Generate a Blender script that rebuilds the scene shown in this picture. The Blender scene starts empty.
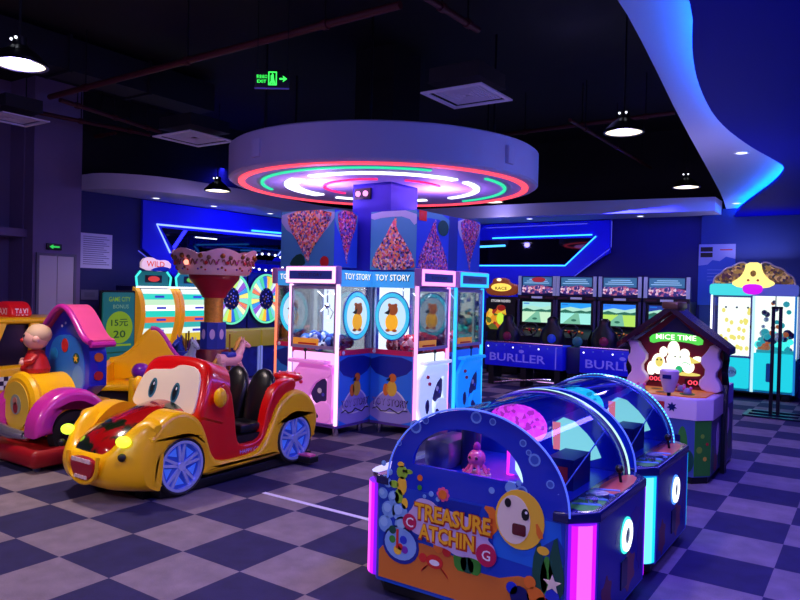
import bpy, bmesh, math, random
from mathutils import Vector, Matrix
from mathutils.geometry import tessellate_polygon
random.seed(7)
SC = bpy.context.scene
COL = SC.collection
PI = math.pi

# ------------------------------------------------------------------ camera, world, exposure
cam_data = bpy.data.cameras.new('camera')
cam = bpy.data.objects.new('camera', cam_data); COL.objects.link(cam)
cam_data.sensor_fit = 'HORIZONTAL'; cam_data.sensor_width = 36.0
cam_data.lens = 36.0 * 698.0 / 800.0
cam_data.clip_start = 0.05; cam_data.clip_end = 60
fwd = Vector((-0.5638, 0.8259, math.tan(-0.014))).normalized()
right0 = fwd.cross(Vector((0, 0, 1))).normalized()
up0 = right0.cross(fwd)
ROLL = 0.024
rgt = right0 * math.cos(ROLL) + up0 * math.sin(ROLL)
upv = up0 * math.cos(ROLL) - right0 * math.sin(ROLL)
M = Matrix.Identity(4)
for i in range(3):
    M[i][0] = rgt[i]; M[i][1] = upv[i]; M[i][2] = -fwd[i]
M[2][3] = 1.633
cam.matrix_world = M
SC.camera = cam
SC.view_settings.view_transform = 'Standard'
SC.view_settings.look = 'None'
SC.view_settings.gamma = 1.0
SC.view_settings.use_curve_mapping = False
SC.view_settings.exposure = 0.2
SC.cycles.max_bounces = 6
SC.cycles.diffuse_bounces = 3
SC.cycles.glossy_bounces = 3
SC.cycles.transparent_max_bounces = 16
SC.cycles.sample_clamp_indirect = 4.0
SC.cycles.use_denoising = True

W = bpy.data.worlds.new('world'); SC.world = W; W.use_nodes = True
W.node_tree.nodes['Background'].inputs[0].default_value = (0.02, 0.02, 0.06, 1)
W.node_tree.nodes['Background'].inputs[1].default_value = 0.3


def light(name, kind, loc, power, color, size=0.3, rot=None, target=None, size_y=None, spot=None, shape=None):
    d = bpy.data.lights.new(name, kind)
    d.energy = power; d.color = color
    if kind == 'AREA':
        d.size = size
        if size_y: d.shape = 'RECTANGLE'; d.size_y = size_y
        if shape: d.shape = shape
    elif kind == 'SPOT':
        d.spot_size = spot or 2.4; d.spot_blend = 0.35; d.shadow_soft_size = size
    else:
        d.shadow_soft_size = size
    o = bpy.data.objects.new(name, d); COL.objects.link(o); o.location = loc
    if target is not None:
        o.rotation_euler = (Vector(target) - Vector(loc)).to_track_quat('-Z', 'Y').to_euler()
    elif rot: o.rotation_euler = rot
    return o


LAMPS = [(-2.24, 7.37), (-2.50, 11.5), (-8.6, 7.44), (-5.65, 2.86), (-6.05, 11.9), (-1.9, 2.6), (-5.6, -1.3), (-1.9, -1.6)]
for i, (x, y) in enumerate(LAMPS):
    p = {3: 240, 5: 130, 6: 240, 7: 280, 0: 60, 1: 45}.get(i, 60)
    c = (1.0, 0.80, 0.66) if i in (3, 5, 6) else (0.72, 0.62, 1.0)
    zl = 3.12 if i == 2 else 3.34
    light('pendant_bulb_light', 'SPOT', (x, y, zl - .03), p, c, size=0.17, target=(x, y, 0), spot=2.5)
    light('pendant_stray_light', 'POINT', (x, y, zl - .05), p * .13, (0.40, 0.32, 1.0), size=0.08)
# blue fill areas added below the dropped panel to wash the aisle
light('aisle_fill_light', 'AREA', (-0.9, 6.2, 3.0), 140, (0.15, 0.11, 1.0), size=0.3, size_y=7.5, rot=(0, 0, 0))
light('aisle_fill_light', 'AREA', (0.6, 2.5, 3.0), 100, (0.15, 0.11, 1.0), size=1.2, size_y=4.0, rot=(0, 0, 0))
# unseen blue areas added along the dropped ceilings to brighten the walls
light('wall_fill_light', 'AREA', (-5.4, 12.5, 3.12), 60, (0.02, 0.02, 1.0), size=5.0, size_y=0.1, target=(-5.4, 13.5, 1.9))
light('wall_fill_light', 'AREA', (-9.6, 9.2, 3.05), 60, (0.02, 0.02, 1.0), size=0.1, size_y=4.4, target=(-10.6, 9.2, 2.0))
light('wall_fill_light', 'AREA', (-1.2, 12.3, 3.1), 16, (0.05, 0.09, 1.0), size=2.2, size_y=0.1, target=(-1.2, 13.5, 1.6))
# light thrown down by the strips of the round canopy
light('canopy_light', 'AREA', (-5.42, 7.5, 2.95), 45, (0.8, 0.25, 0.75), size=3.2, rot=(0, 0, 0), shape='DISK')
# dim violet point lights under the ceiling, no fixtures modelled
light('ceiling_point_light', 'POINT', (-4.5, 3.0, 4.2), 2, (0.45, 0.35, 1.0), size=0.3)
light('ceiling_point_light', 'POINT', (-3.0, 8.0, 4.2), 2, (0.35, 0.3, 1.0), size=0.3)

# upward fill added above machine tops for canopy and soffits, no fixtures there
light('upward_fill_light', 'AREA', (-1.66, 13.0, 2.3), 5, (0.5, 0.45, 1.0), size=1.0, size_y=0.3, rot=(PI, 0, 0))
light('upward_fill_light', 'AREA', (-5.9, 6.8, 2.66), 16, (0.6, 0.3, 1.0), size=0.4, rot=(PI, 0, 0))
light('upward_fill_light', 'AREA', (-4.8, 7.9, 2.66), 16, (0.6, 0.25, 1.0), size=0.3, rot=(PI, 0, 0))
light('upward_fill_light', 'AREA', (-1.6, 7.5, 1.6), 10, (0.5, 0.42, 1.0), size=0.3, rot=(PI, 0, 0))

# ------------------------------------------------------------------ materials


def lin(c):
    return tuple(((v / 255) / 12.92 if v / 255 <= 0.04045 else ((v / 255 + 0.055) / 1.055) ** 2.4) for v in c)


MATS = {}


def mat(name, rgb=(200, 200, 200), rough=0.45, metal=0.0, emit=None, es=0.0, coat=0.0, alpha=None, noise=0.0, nscale=20.0, ior=None):
    if name in MATS: return MATS[name]
    m = bpy.data.materials.new(name); m.use_nodes = True
    nt = m.node_tree; b = nt.nodes['Principled BSDF']
    c = lin(rgb)
    b.inputs['Base Color'].default_value = (*c, 1)
    b.inputs['Roughness'].default_value = rough
    b.inputs['Metallic'].default_value = metal
    if coat:
        b.inputs['Coat Weight'].default_value = coat; b.inputs['Coat Roughness'].default_value = 0.06
    if emit is not None:
        b.inputs['Emission Color'].default_value = (*lin(emit), 1)
        b.inputs['Emission Strength'].default_value = es
    if alpha is not None: b.inputs['Alpha'].default_value = alpha
    if noise:
        tc = nt.nodes.new('ShaderNodeTexCoord'); n = nt.nodes.new('ShaderNodeTexNoise'); n.inputs['Scale'].default_value = nscale
        n.inputs['Detail'].default_value = 4
        mx = nt.nodes.new('ShaderNodeMix'); mx.data_type = 'RGBA'
        nt.links.new(tc.outputs['Object'], n.inputs['Vector']); nt.links.new(n.outputs[0], mx.inputs[0])
        mx.inputs[6].default_value = (*[v * (1 - noise) for v in c], 1)
        mx.inputs[7].default_value = (*[min(1, v * (1 + noise)) for v in c], 1)
        nt.links.new(mx.outputs[2], b.inputs['Base Color'])
    MATS[name] = m
    return m


def glow(name, rgb, s=1.0):
    return mat(name, (10, 10, 12), rough=0.5, emit=rgb, es=s)


def speckle(name, cols, scale=14, rough=0.5, es=0.0):
    if name in MATS: return MATS[name]
    m = bpy.data.materials.new(name); m.use_nodes = True
    nt = m.node_tree; b = nt.nodes['Principled BSDF']; b.inputs['Roughness'].default_value = rough
    tc = nt.nodes.new('ShaderNodeTexCoord'); v = nt.nodes.new('ShaderNodeTexVoronoi'); v.inputs['Scale'].default_value = scale
    sp = nt.nodes.new('ShaderNodeSeparateColor'); r = nt.nodes.new('ShaderNodeValToRGB')
    r.color_ramp.interpolation = 'CONSTANT'
    n = len(cols)
    while len(r.color_ramp.elements) < n: r.color_ramp.elements.new(0.5)
    for i, c in enumerate(cols):
        r.color_ramp.elements[i].position = i / n; r.color_ramp.elements[i].color = (*lin(c), 1)
    nt.links.new(tc.outputs['Object'], v.inputs['Vector']); nt.links.new(v.outputs['Color'], sp.inputs[0])
    nt.links.new(sp.outputs[0], r.inputs[0]); nt.links.new(r.outputs[0], b.inputs['Base Color'])
    if es:
        nt.links.new(r.outputs[0], b.inputs['Emission Color']); b.inputs['Emission Strength'].default_value = es
    MATS[name] = m
    return m


def clear(name, tint=(255, 255, 255), a=0.12, rough=0.03):
    if name in MATS: return MATS[name]
    m = bpy.data.materials.new(name); m.use_nodes = True
    nt = m.node_tree; nt.nodes.remove(nt.nodes['Principled BSDF']); out = nt.nodes['Material Output']
    t = nt.nodes.new('ShaderNodeBsdfTransparent'); t.inputs[0].default_value = (*lin(tint), 1)
    g = nt.nodes.new('ShaderNodeBsdfGlossy'); g.inputs['Roughness'].default_value = rough
    f = nt.nodes.new('ShaderNodeFresnel'); f.inputs[0].default_value = 1.45
    ad = nt.nodes.new('ShaderNodeMath'); ad.operation = 'MULTIPLY_ADD'; ad.inputs[1].default_value = 0.8; ad.inputs[2].default_value = a * 0.3
    mx = nt.nodes.new('ShaderNodeMixShader')
    nt.links.new(f.outputs[0], ad.inputs[0]); nt.links.new(ad.outputs[0], mx.inputs[0])
    nt.links.new(t.outputs[0], mx.inputs[1]); nt.links.new(g.outputs[0], mx.inputs[2]); nt.links.new(mx.outputs[0], out.inputs[0])
    MATS[name] = m
    return m


BLACK = mat('black plastic', (14, 14, 18), 0.4)
DARK = mat('dark steel', (30, 30, 38), 0.45, 0.6)
CHROME = mat('chrome', (200, 200, 210), 0.18, 1.0)
WHITE = mat('white plastic', (235, 235, 240), 0.35)
YEL = mat('yellow fibreglass', (255, 192, 0), 0.32, coat=0.25)
RED = mat('red fibreglass', (220, 8, 10), 0.28, coat=0.4)
DRED = mat('dark red lacquer', (90, 8, 14), 0.2, coat=0.8)
MAG = mat('magenta fibreglass', (200, 45, 160), 0.28, coat=0.6)
PUR = mat('purple fibreglass', (120, 30, 170), 0.28, coat=0.6)
PINK = mat('pink fibreglass', (240, 90, 150), 0.3, coat=0.4)
BLUE = mat('blue fibreglass', (15, 50, 200), 0.3, coat=0.5)
NAVY = mat('navy plastic', (12, 20, 95), 0.35)
SKY = mat('light blue print', (40, 150, 225), 0.4)
MIDB = mat('mid blue print', (18, 85, 200), 0.35)
DEEPB = mat('deep blue print', (10, 40, 150), 0.35)
ORANGE = mat('orange print', (235, 120, 30), 0.45)
GREEN = mat('green print', (60, 150, 45), 0.45)
LGREEN = mat('light green print', (150, 200, 50), 0.45)
DGREEN = mat('dark green print', (15, 80, 60), 0.45)
PYEL = mat('yellow print', (250, 200, 50), 0.45)
PRED = mat('red print', (210, 40, 35), 0.45)
PWHITE = mat('white print', (235, 235, 240), 0.45)
PBLACK = mat('black print', (12, 12, 18), 0.45)
CREAM = mat('cream plastic', (240, 225, 200), 0.4)
RUBBER = mat('black rubber', (16, 16, 18), 0.6)
SEAT = mat('black vinyl', (14, 14, 20), 0.32)
GLASS = clear('clear glass')
LEDW = glow('white led', (235, 240, 255), 2.2)
LEDP = glow('pink led', (255, 150, 235), 1.6)
LEDC = glow('cyan led', (60, 190, 255), 1.8)
LEDM = glow('magenta led', (255, 40, 240), 1.3)
LEDR = glow('red led', (255, 70, 90), 1.5)
LEDG = glow('green led', (40, 220, 160), 1.1)
NEON = glow('blue neon', (70, 130, 255), 1.6)
NEONC = glow('cyan neon', (60, 190, 255), 1.8)
WARM = glow('warm lamp', (255, 238, 205), 2.2)
AQUA = glow('aqua led', (70, 250, 240), 1.0)

# ------------------------------------------------------------------ mesh builder
TXT = {}


def text_geo(s, off=.012):
    if (s, off) in TXT: return TXT[s, off]
    cu = bpy.data.curves.new('t', 'FONT'); cu.body = s; cu.size = 1; cu.resolution_u = 2; cu.offset = off
    o = bpy.data.objects.new('t', cu); COL.objects.link(o)
    bpy.context.view_layer.update()
    dg = bpy.context.evaluated_depsgraph_get()
    me = bpy.data.meshes.new_from_object(o.evaluated_get(dg))
    vs = [tuple(v.co) for v in me.vertices]; fs = [tuple(p.vertices) for p in me.polygons]
    COL.objects.unlink(o); bpy.data.objects.remove(o); bpy.data.meshes.remove(me); bpy.data.curves.remove(cu)
    TXT[s, off] = (vs, fs)
    return TXT[s, off]


class Fr:
    """a flat frame: origin, right, up; outward normal = right x up"""
    def __init__(s, o, ex, ey):
        s.o = Vector(o); s.x = Vector(ex).normalized(); s.y = Vector(ey).normalized(); s.n = s.x.cross(s.y)

    def P(s, x, y, d=0): return s.o + s.x * x + s.y * y + s.n * d


def front(y, x0=0, z0=0): return Fr((x0, y, z0), (1, 0, 0), (0, 0, 1))
def rside(x, y0=0, z0=0): return Fr((x, y0, z0), (0, 1, 0), (0, 0, 1))
def lside(x, y0=0, z0=0): return Fr((x, y0, z0), (0, -1, 0), (0, 0, 1))
def topf(z, x0=0, y0=0): return Fr((x0, y0, z), (1, 0, 0), (0, 1, 0))


def chaikin(pts, n=2, closed=True):
    for _ in range(n):
        q = []
        L = len(pts)
        rng = range(L) if closed else range(L - 1)
        if not closed: q.append(pts[0])
        for i in rng:
            a, b = pts[i], pts[(i + 1) % L]
            q.append(tuple(a[k] * .75 + b[k] * .25 for k in range(len(a))))
            q.append(tuple(a[k] * .25 + b[k] * .75 for k in range(len(a))))
        if not closed: q.append(pts[-1])
        pts = q
    return pts


def ell(cx, cy, rx, ry, n=20, a0=0, a1=2 * PI):
    full = abs(a1 - a0 - 2 * PI) < 1e-6
    k = n if full else n + 1
    return [(cx + rx * math.cos(a0 + (a1 - a0) * i / n), cy + ry * math.sin(a0 + (a1 - a0) * i / n)) for i in range(k)]


def rrect(x0, y0, x1, y1, r, n=4):
    p = []
    for cx, cy, a in ((x1 - r, y0 + r, -PI / 2), (x1 - r, y1 - r, 0), (x0 + r, y1 - r, PI / 2), (x0 + r, y0 + r, PI)):
        for i in range(n + 1):
            t = a + PI / 2 * i / n; p.append((cx + r * math.cos(t), cy + r * math.sin(t)))
    return p


class MB:
    def __init__(s): s.v = []; s.f = []; s.mi = []; s.m = []

    def idx(s, m):
        if m not in s.m: s.m.append(m)
        return s.m.index(m)

    def add(s, vs, fs, m):
        b = len(s.v); k = s.idx(m)
        s.v += [tuple(v) for v in vs]
        for f in fs: s.f.append(tuple(b + i for i in f)); s.mi.append(k)
        return s

    def box(s, x0, y0, z0, x1, y1, z1, m):
        vs = [(x, y, z) for z in (z0, z1) for y in (y0, y1) for x in (x0, x1)]
        return s.add(vs, [(0, 2, 3, 1), (4, 5, 7, 6), (0, 1, 5, 4), (1, 3, 7, 5), (3, 2, 6, 7), (2, 0, 4, 6)], m)

    def bbox(s, x0, y0, z0, x1, y1, z1, m, r=0.02, seg=2):
        bm = bmesh.new()
        vs = [bm.verts.new((x, y, z)) for z in (z0, z1) for y in (y0, y1) for x in (x0, x1)]
        for f in [(0, 2, 3, 1), (4, 5, 7, 6), (0, 1, 5, 4), (1, 3, 7, 5), (3, 2, 6, 7), (2, 0, 4, 6)]: bm.faces.new([vs[i] for i in f])
        bmesh.ops.bevel(bm, geom=bm.edges[:], offset=r, segments=seg, affect='EDGES', profile=0.5)
        bm.verts.index_update()
        s.add([v.co for v in bm.verts], [[v.index for v in f.verts] for f in bm.faces], m); bm.free()
        return s

    def prism(s, fr, poly, m, d0=0.0, t=0.002, m2=None, r=0.0, seg=3):
        """extrude a 2D outline along the frame's normal from d0 to d0+t (r: rounded front rim)"""
        n = len(poly)
        a = sum(poly[i][0] * poly[(i + 1) % n][1] - poly[(i + 1) % n][0] * poly[i][1] for i in range(n))
        if a < 0: poly = poly[::-1]
        tri = tessellate_polygon([[Vector((p[0], p[1], 0)) for p in poly]])
        tri2 = []
        for t3 in tri:
            A, B, C = [poly[i] for i in t3]
            ar = (B[0] - A[0]) * (C[1] - A[1]) - (C[0] - A[0]) * (B[1] - A[1])
            tri2.append(tuple(t3) if ar > 0 else tuple(t3[::-1]))
        bot = [fr.P(p[0], p[1], d0) for p in poly]
        if r:
            cx = sum(p[0] for p in poly) / n; cy = sum(p[1] for p in poly) / n
            nx = []
            for i in range(n):
                p0, p1, p2 = Vector(poly[i - 1]), Vector(poly[i]), Vector(poly[(i + 1) % n])
                e1 = (p1 - p0).normalized(); e2 = (p2 - p1).normalized()
                nn = Vector((e1.y + e2.y, -e1.x - e2.x)); nn = nn.normalized() if nn.length > 1e-6 else Vector((0, 0))
                nx.append(nn)
            rings = [bot]
            for k in range(seg + 1):
                th = PI / 2 * k / seg
                off = r * (1 - math.cos(th)); dd = d0 + t - r + r * math.sin(th)
                rings.append([fr.P(poly[i][0] - nx[i].x * off, poly[i][1] - nx[i].y * off, dd) for i in range(n)])
            vs = [v for rg in rings for v in rg]; fs = []
            for k in range(len(rings) - 1):
                for i in range(n):
                    j = (i + 1) % n; fs.append((k * n + i, k * n + j, (k + 1) * n + j, (k + 1) * n + i))
            L = (len(rings) - 1) * n
            s.add(vs, fs + [tuple(L + i for i in t3) for t3 in tri2] + [t3[::-1] for t3 in tri2], m)
            return s
        top = [fr.P(p[0], p[1], d0 + t) for p in poly]
        sides = [(i, (i + 1) % n, n + (i + 1) % n, n + i) for i in range(n)]
        caps = [tuple(n + i for i in t3) for t3 in tri2]
        if m2 is None:
            s.add(bot + top, sides + caps + [t3[::-1] for t3 in tri2], m)
        else:
            s.add(bot + top, sides, m2); s.add(bot + top, caps + [t3[::-1] for t3 in tri2], m)
        return s

    def rect(s, fr, x0, y0, x1, y1, m, d=0.0, t=0.002): return s.prism(fr, [(x0, y0), (x1, y0), (x1, y1), (x0, y1)], m, d, t)
    def disc(s, fr, cx, cy, rx, m, d=0.0, t=0.002, ry=None, n=20): return s.prism(fr, ell(cx, cy, rx, ry or rx, n), m, d, t)

    def ring(s, fr, cx, cy, r0, r1, m, d=0.0, t=0.002, k=1.0, n=32, a0=0, a1=2 * PI):
        full = abs(a1 - a0 - 2 * PI) < 1e-6
        ai = ell(cx, cy, r0, r0 * k, n, a0, a1); ao = ell(cx, cy, r1, r1 * k, n, a0, a1); L = len(ai)
        vs = [fr.P(*p, d) for p in ai] + [fr.P(*p, d) for p in ao] + [fr.P(*p, d + t) for p in ai] + [fr.P(*p, d + t) for p in ao]
        fs = []
        for i in range(L if full else L - 1):
            j = (i + 1) % L
            fs += [(2 * L + i, 3 * L + i, 3 * L + j, 2 * L + j), (L + i, L + j, 3 * L + j, 3 * L + i), (j, i, 2 * L + i, 2 * L + j), (i, j, L + j, L + i)]
        if not full: fs += [(0, L, 3 * L, 2 * L), (2 * L - 1, L - 1, 3 * L - 1, 4 * L - 1)]
        return s.add(vs, fs, m)

    def frame(s, fr, x0, y0, x1, y1, w, m, d=0.0, t=0.02):
        s.rect(fr, x0, y0, x1, y0 + w, m, d, t); s.rect(fr, x0, y1 - w, x1, y1, m, d, t)
        s.rect(fr, x0, y0 + w, x0 + w, y1 - w, m, d, t); s.rect(fr, x1 - w, y0 + w, x1, y1 - w, m, d, t)
        return s

    def text(s, fr, txt, cx, cy, h, m, d=0.0, w=None, slant=0.0, off=.012):
        vs, fs = text_geo(txt, off)
        xs = [v[0] for v in vs]; ys = [v[1] for v in vs]
        sx = (w / (max(xs) - min(xs))) if w else h / 0.7
        sy = h / (max(ys) - min(ys))
        mx = (max(xs) + min(xs)) / 2; my = (max(ys) + min(ys)) / 2
        s.add([fr.P(cx + (v[0] - mx) * sx, cy + (v[1] - my) * sy + (v[0] - mx) * sx * slant, d + 0.001) for v in vs], fs, m)
        return s

    def cyl(s, p0, p1, r0, m, r1=None, n=16, caps=True):
        r1 = r0 if r1 is None else r1
        p0, p1 = Vector(p0), Vector(p1); a = (p1 - p0).normalized()
        u = a.orthogonal().normalized(); w = a.cross(u)
        vs = []
        for p, r in ((p0, r0), (p1, r1)):
            for i in range(n):
                t = 2 * PI * i / n; vs.append(p + (u * math.cos(t) + w * math.sin(t)) * r)
        fs = [(i, (i + 1) % n, n + (i + 1) % n, n + i) for i in range(n)]
        if caps: fs += [tuple(range(n - 1, -1, -1)), tuple(range(n, 2 * n))]
        return s.add(vs, fs, m)

    def tube(s, pts, r, m, n=8, closed=False):
        pts = [Vector(p) for p in pts]; L = len(pts); vs = []; up = None
        for i, p in enumerate(pts):
            a = pts[(i + 1) % L] if (closed or i < L - 1) else p
            b = pts[i - 1] if (closed or i > 0) else p
            t = (a - b).normalized()
            if up is None: up = t.orthogonal().normalized()
            up = (up - t * up.dot(t)).normalized(); w = t.cross(up)
            rr = r[i] if isinstance(r, (list, tuple)) else r
            for k in range(n):
                th = 2 * PI * k / n; vs.append(p + (up * math.cos(th) + w * math.sin(th)) * rr)
        fs = []
        for i in range(L if closed else L - 1):
            j = (i + 1) % L
            for k in range(n): fs.append((i * n + k, i * n + (k + 1) % n, j * n + (k + 1) % n, j * n + k))
        if not closed: fs += [tuple(range(n - 1, -1, -1)), tuple((L - 1) * n + k for k in range(n))]
        return s.add(vs, fs, m)

    def lathe(s, prof, m, c=(0, 0, 0), ax=(0, 0, 1), n=28, ms=None):
        a = Vector(ax).normalized(); u = a.orthogonal().normalized(); w = a.cross(u); c = Vector(c)
        for k in range(len(prof) - 1):
            vs = []
            for r, h in (prof[k], prof[k + 1]):
                for i in range(n):
                    t = 2 * PI * i / n; vs.append(c + a * h + (u * math.cos(t) + w * math.sin(t)) * max(r, 1e-4))
            s.add(vs, [(i, (i + 1) % n, n + (i + 1) % n, n + i) for i in range(n)], (ms[k] if ms else m))
        return s

    def ball(s, c, r, m, n=16, rot=None, h=10):
        if not isinstance(r, (tuple, list)): r = (r, r, r)
        c = Vector(c); vs = []; R = rot.to_matrix() if rot else None
        for j in range(1, h):
            ph = PI * j / h
            for i in range(n):
                t = 2 * PI * i / n
                v = Vector((r[0] * math.sin(ph) * math.cos(t), r[1] * math.sin(ph) * math.sin(t), r[2] * math.cos(ph)))
                vs.append(c + (R @ v if R else v))
        tp = Vector((0, 0, r[2])); bt = Vector((0, 0, -r[2]))
        vs += [c + (R @ tp if R else tp), c + (R @ bt if R else bt)]
        T, B = len(vs) - 2, len(vs) - 1; fs = []
        for j in range(h - 2):
            for i in range(n):
                k = (i + 1) % n; fs.append((j * n + i, (j + 1) * n + i, (j + 1) * n + k, j * n + k))
        for i in range(n):
            k = (i + 1) % n; fs.append((T, i, k)); fs.append((B, (h - 2) * n + k, (h - 2) * n + i))
        return s.add(vs, fs, m)

    def loft(s, rings, m, caps=True, closed=True):
        n = len(rings[0]); vs = [v for r in rings for v in r]; fs = []
        for k in range(len(rings) - 1):
            for i in range(n if closed else n - 1):
                j = (i + 1) % n; fs.append((k * n + i, k * n + j, (k + 1) * n + j, (k + 1) * n + i))
        if caps: fs += [tuple(range(n - 1, -1, -1)), tuple((len(rings) - 1) * n + i for i in range(n))]
        return s.add(vs, fs, m)

    def build(s, name, parent=None, smooth=True, label=None, kind=None, fix=False):
        me = bpy.data.meshes.new(name)
        me.from_pydata([tuple(v) for v in s.v], [], s.f)
        for m in s.m: me.materials.append(m)
        me.polygons.foreach_set('material_index', s.mi)
        if fix:
            bm = bmesh.new(); bm.from_mesh(me); bmesh.ops.recalc_face_normals(bm, faces=bm.faces); bm.to_mesh(me); bm.free()
        if smooth:
            me.polygons.foreach_set('use_smooth', [True] * len(me.polygons)); me.set_sharp_from_angle(angle=0.65)
        me.update()
        o = bpy.data.objects.new(name, me); COL.objects.link(o)
        if parent is not None: o.parent = parent
        if label: o['label'] = label
        if kind: o['kind'] = kind
        return o


def thing(name, label, cat, loc=(0, 0, 0), rz=0.0, group=None):
    o = bpy.data.objects.new(name, None); COL.objects.link(o); o.empty_display_size = 0.1
    o.location = loc; o.rotation_euler = (0, 0, rz)
    o['label'] = label; o['category'] = cat
    if group: o['group'] = group
    return o


def tag(o, label, cat, group=None, loc=None, rz=None):
    o['label'] = label; o['category'] = cat
    if group: o['group'] = group
    if loc is not None: o.location = loc
    if rz is not None: o.rotation_euler = (0, 0, rz)
    return o


def struct(o): o['kind'] = 'structure'; return o


def dup(root, loc=None, rz=None, label=None, group=None):
    r = root.copy(); COL.objects.link(r)
    if loc is not None: r.location = loc
    if rz is not None: r.rotation_euler = (0, 0, rz)
    if label: r['label'] = label
    if group: r['group'] = group
    for ch in list(root.children):
        c = ch.copy(); COL.objects.link(c); c.parent = r
        for g in list(ch.children):
            d = g.copy(); COL.objects.link(d); d.parent = c
    return r

# ------------------------------------------------------------------ room shell


def floor_mat():
    m = bpy.data.materials.new('carpet tiles'); m.use_nodes = True; nt = m.node_tree; b = nt.nodes['Principled BSDF']
    N = nt.nodes.new; Lk = nt.links.new
    g = N('ShaderNodeNewGeometry'); sp = N('ShaderNodeSeparateXYZ'); Lk(g.outputs['Position'], sp.inputs[0])
    def mth(op, a, bv=None, c=None):
        n = N('ShaderNodeMath'); n.operation = op
        for i, q in enumerate((a, bv, c)):
            if q is None: continue
            if isinstance(q, (int, float)): n.inputs[i].default_value = q
            else: Lk(q, n.inputs[i])
        return n.outputs[0]
    fx = mth('FLOOR', mth('MULTIPLY', mth('SUBTRACT', sp.outputs[0], 0.031), 2.0))
    fy = mth('FLOOR', mth('MULTIPLY', mth('SUBTRACT', sp.outputs[1], 0.287), 2.0))
    odd = mth('GREATER_THAN', mth('FRACT', mth('MULTIPLY', mth('ADD', mth('ADD', fx, fy), 200.0), 0.5)), 0.25)
    mx = N('ShaderNodeMix'); mx.data_type = 'RGBA'; Lk(odd, mx.inputs[0])
    mx.inputs[6].default_value = (*lin((42, 38, 78)), 1); mx.inputs[7].default_value = (*lin((128, 114, 122)), 1)
    n1 = N('ShaderNodeTexNoise'); n1.inputs['Scale'].default_value = 160; n1.inputs['Detail'].default_value = 2
    Lk(g.outputs['Position'], n1.inputs['Vector'])
    n2 = N('ShaderNodeTexNoise'); n2.inputs['Scale'].default_value = 7; n2.inputs['Detail'].default_value = 5; Lk(g.outputs['Position'], n2.inputs['Vector'])
    s = mth('ADD', mth('MULTIPLY', n1.outputs[0], 0.7), mth('MULTIPLY', n2.outputs[0], 0.8))
    s = mth('ADD', s, 0.25)
    vm = N('ShaderNodeVectorMath'); vm.operation = 'SCALE'; Lk(mx.outputs[2], vm.inputs[0]); Lk(s, vm.inputs['Scale'])
    Lk(vm.outputs[0], b.inputs['Base Color']); b.inputs['Roughness'].default_value = 0.85
    b.inputs['Specular IOR Level'].default_value = 0.3
    bp = N('ShaderNodeBump'); bp.inputs['Strength'].default_value = 0.25; bp.inputs['Distance'].default_value = 0.004
    Lk(n1.outputs[0], bp.inputs['Height']); Lk(bp.outputs[0], b.inputs['Normal'])
    return m


WALLN = mat('navy wall paint', (14, 18, 92), 0.6)
WALLB = mat('bright blue wall paint', (20, 28, 235), 0.5)
WALLP = mat('purple grey wall paint', (128, 112, 150), 0.7, noise=0.12, nscale=3)
WALLT = mat('slate blue wall paint', (36, 62, 130), 0.6)
CEIL = mat('black painted ceiling', (16, 15, 19), 0.8, noise=0.3, nscale=2)
PLASTER = mat('white plaster', (205, 205, 222), 0.7)
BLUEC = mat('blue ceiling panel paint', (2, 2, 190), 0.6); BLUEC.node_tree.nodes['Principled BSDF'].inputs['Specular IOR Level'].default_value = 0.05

XL, XR, YB, YF, ZC = -10.5, 3.2, 13.4, -3.2, 4.7
struct(MB().box(-13.2, YF - .2, -0.1, XR + .2, YB + .2, 0, floor_mat()).build('floor'))
struct(MB().box(-13.2, YF - .2, ZC, XR + .2, YB + .2, ZC + .1, CEIL).build('ceiling'))
struct(MB().box(XL - .2, 6.28, 0, XL, YB, 3.2, WALLN).box(XL - .2, 6.28, 3.2, XL, YB, ZC, CEIL).build('wall_left'))  # wall above the soffit coloured black in place of its unlit darkness
struct(MB().box(XL, YB, 0, XR + .2, YB + .2, 3.2, WALLN).box(XL, YB, 3.2, XR + .2, YB + .2, ZC, CEIL).build('wall_back'))  # same black upper band standing in for darkness over the soffit
struct(MB().box(XR, YF, 0, XR + .2, YB, ZC, WALLT).build('wall_right'))
struct(MB().box(-13.2, YF - .2, 0, XR + .2, YF, ZC, WALLP).build('wall_front'))
w = MB().box(XL - .2, 5.52, 0, XL + .06, 6.28, ZC, WALLP)
struct(w.build('wall_left_pier'))
w = MB().box(-11.3, YF, 0, -11.1, 5.52, ZC, WALLP).box(-11.1, YF, 2.3, -10.6, 5.52, 2.42, WALLP).box(-11.1, 5.50, 0, -10.7, 5.52, ZC, WALLP)
struct(w.build('wall_left_recess'))
w = MB().box(-2.62, 13.34, 0, XR, YB, 3.2, WALLT)
struct(w.build('wall_back_pier'))

# door in the pier
f = rside(XL + .06, 5.9)
DOORM = mat('grey door leaf', (215, 210, 215), 0.45)
dr = MB().frame(f, -.33, 0, .30, 2.07, .04, mat('door frame grey', (110, 108, 125), .5), 0, .03).rect(f, -.29, 0, -.01, 2.03, DOORM, 0, .02).rect(f, .0, 0, .26, 2.03, DOORM, 0, .02).build('door_1')
struct(dr)
MB().tube([(XL + .10, 5.93, 1.0), (XL + .13, 5.93, 1.0), (XL + .13, 5.93, 1.15), (XL + .10, 5.93, 1.15)], .012, CHROME).build('door_handle', dr)

# dropped white ceilings with curved edges along the left and the back wall
edge = chaikin([(-10.5, 6.28), (-9.9, 6.28), (-9.35, 7.0), (-9.25, 8.2), (-9.3, 9.2), (-9.6, 11.0), (-9.2, 12.1), (-7.6, 12.35), (-5.9, 12.3), (-4.2, 12.45), (-2.3, 12.75)], 2, closed=False)
poly = edge + [(-2.3, 13.4), (-10.5, 13.4)]
struct(MB().prism(topf(3.1), poly, PLASTER, 0, .24).build('ceiling_soffit_back'))

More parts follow.
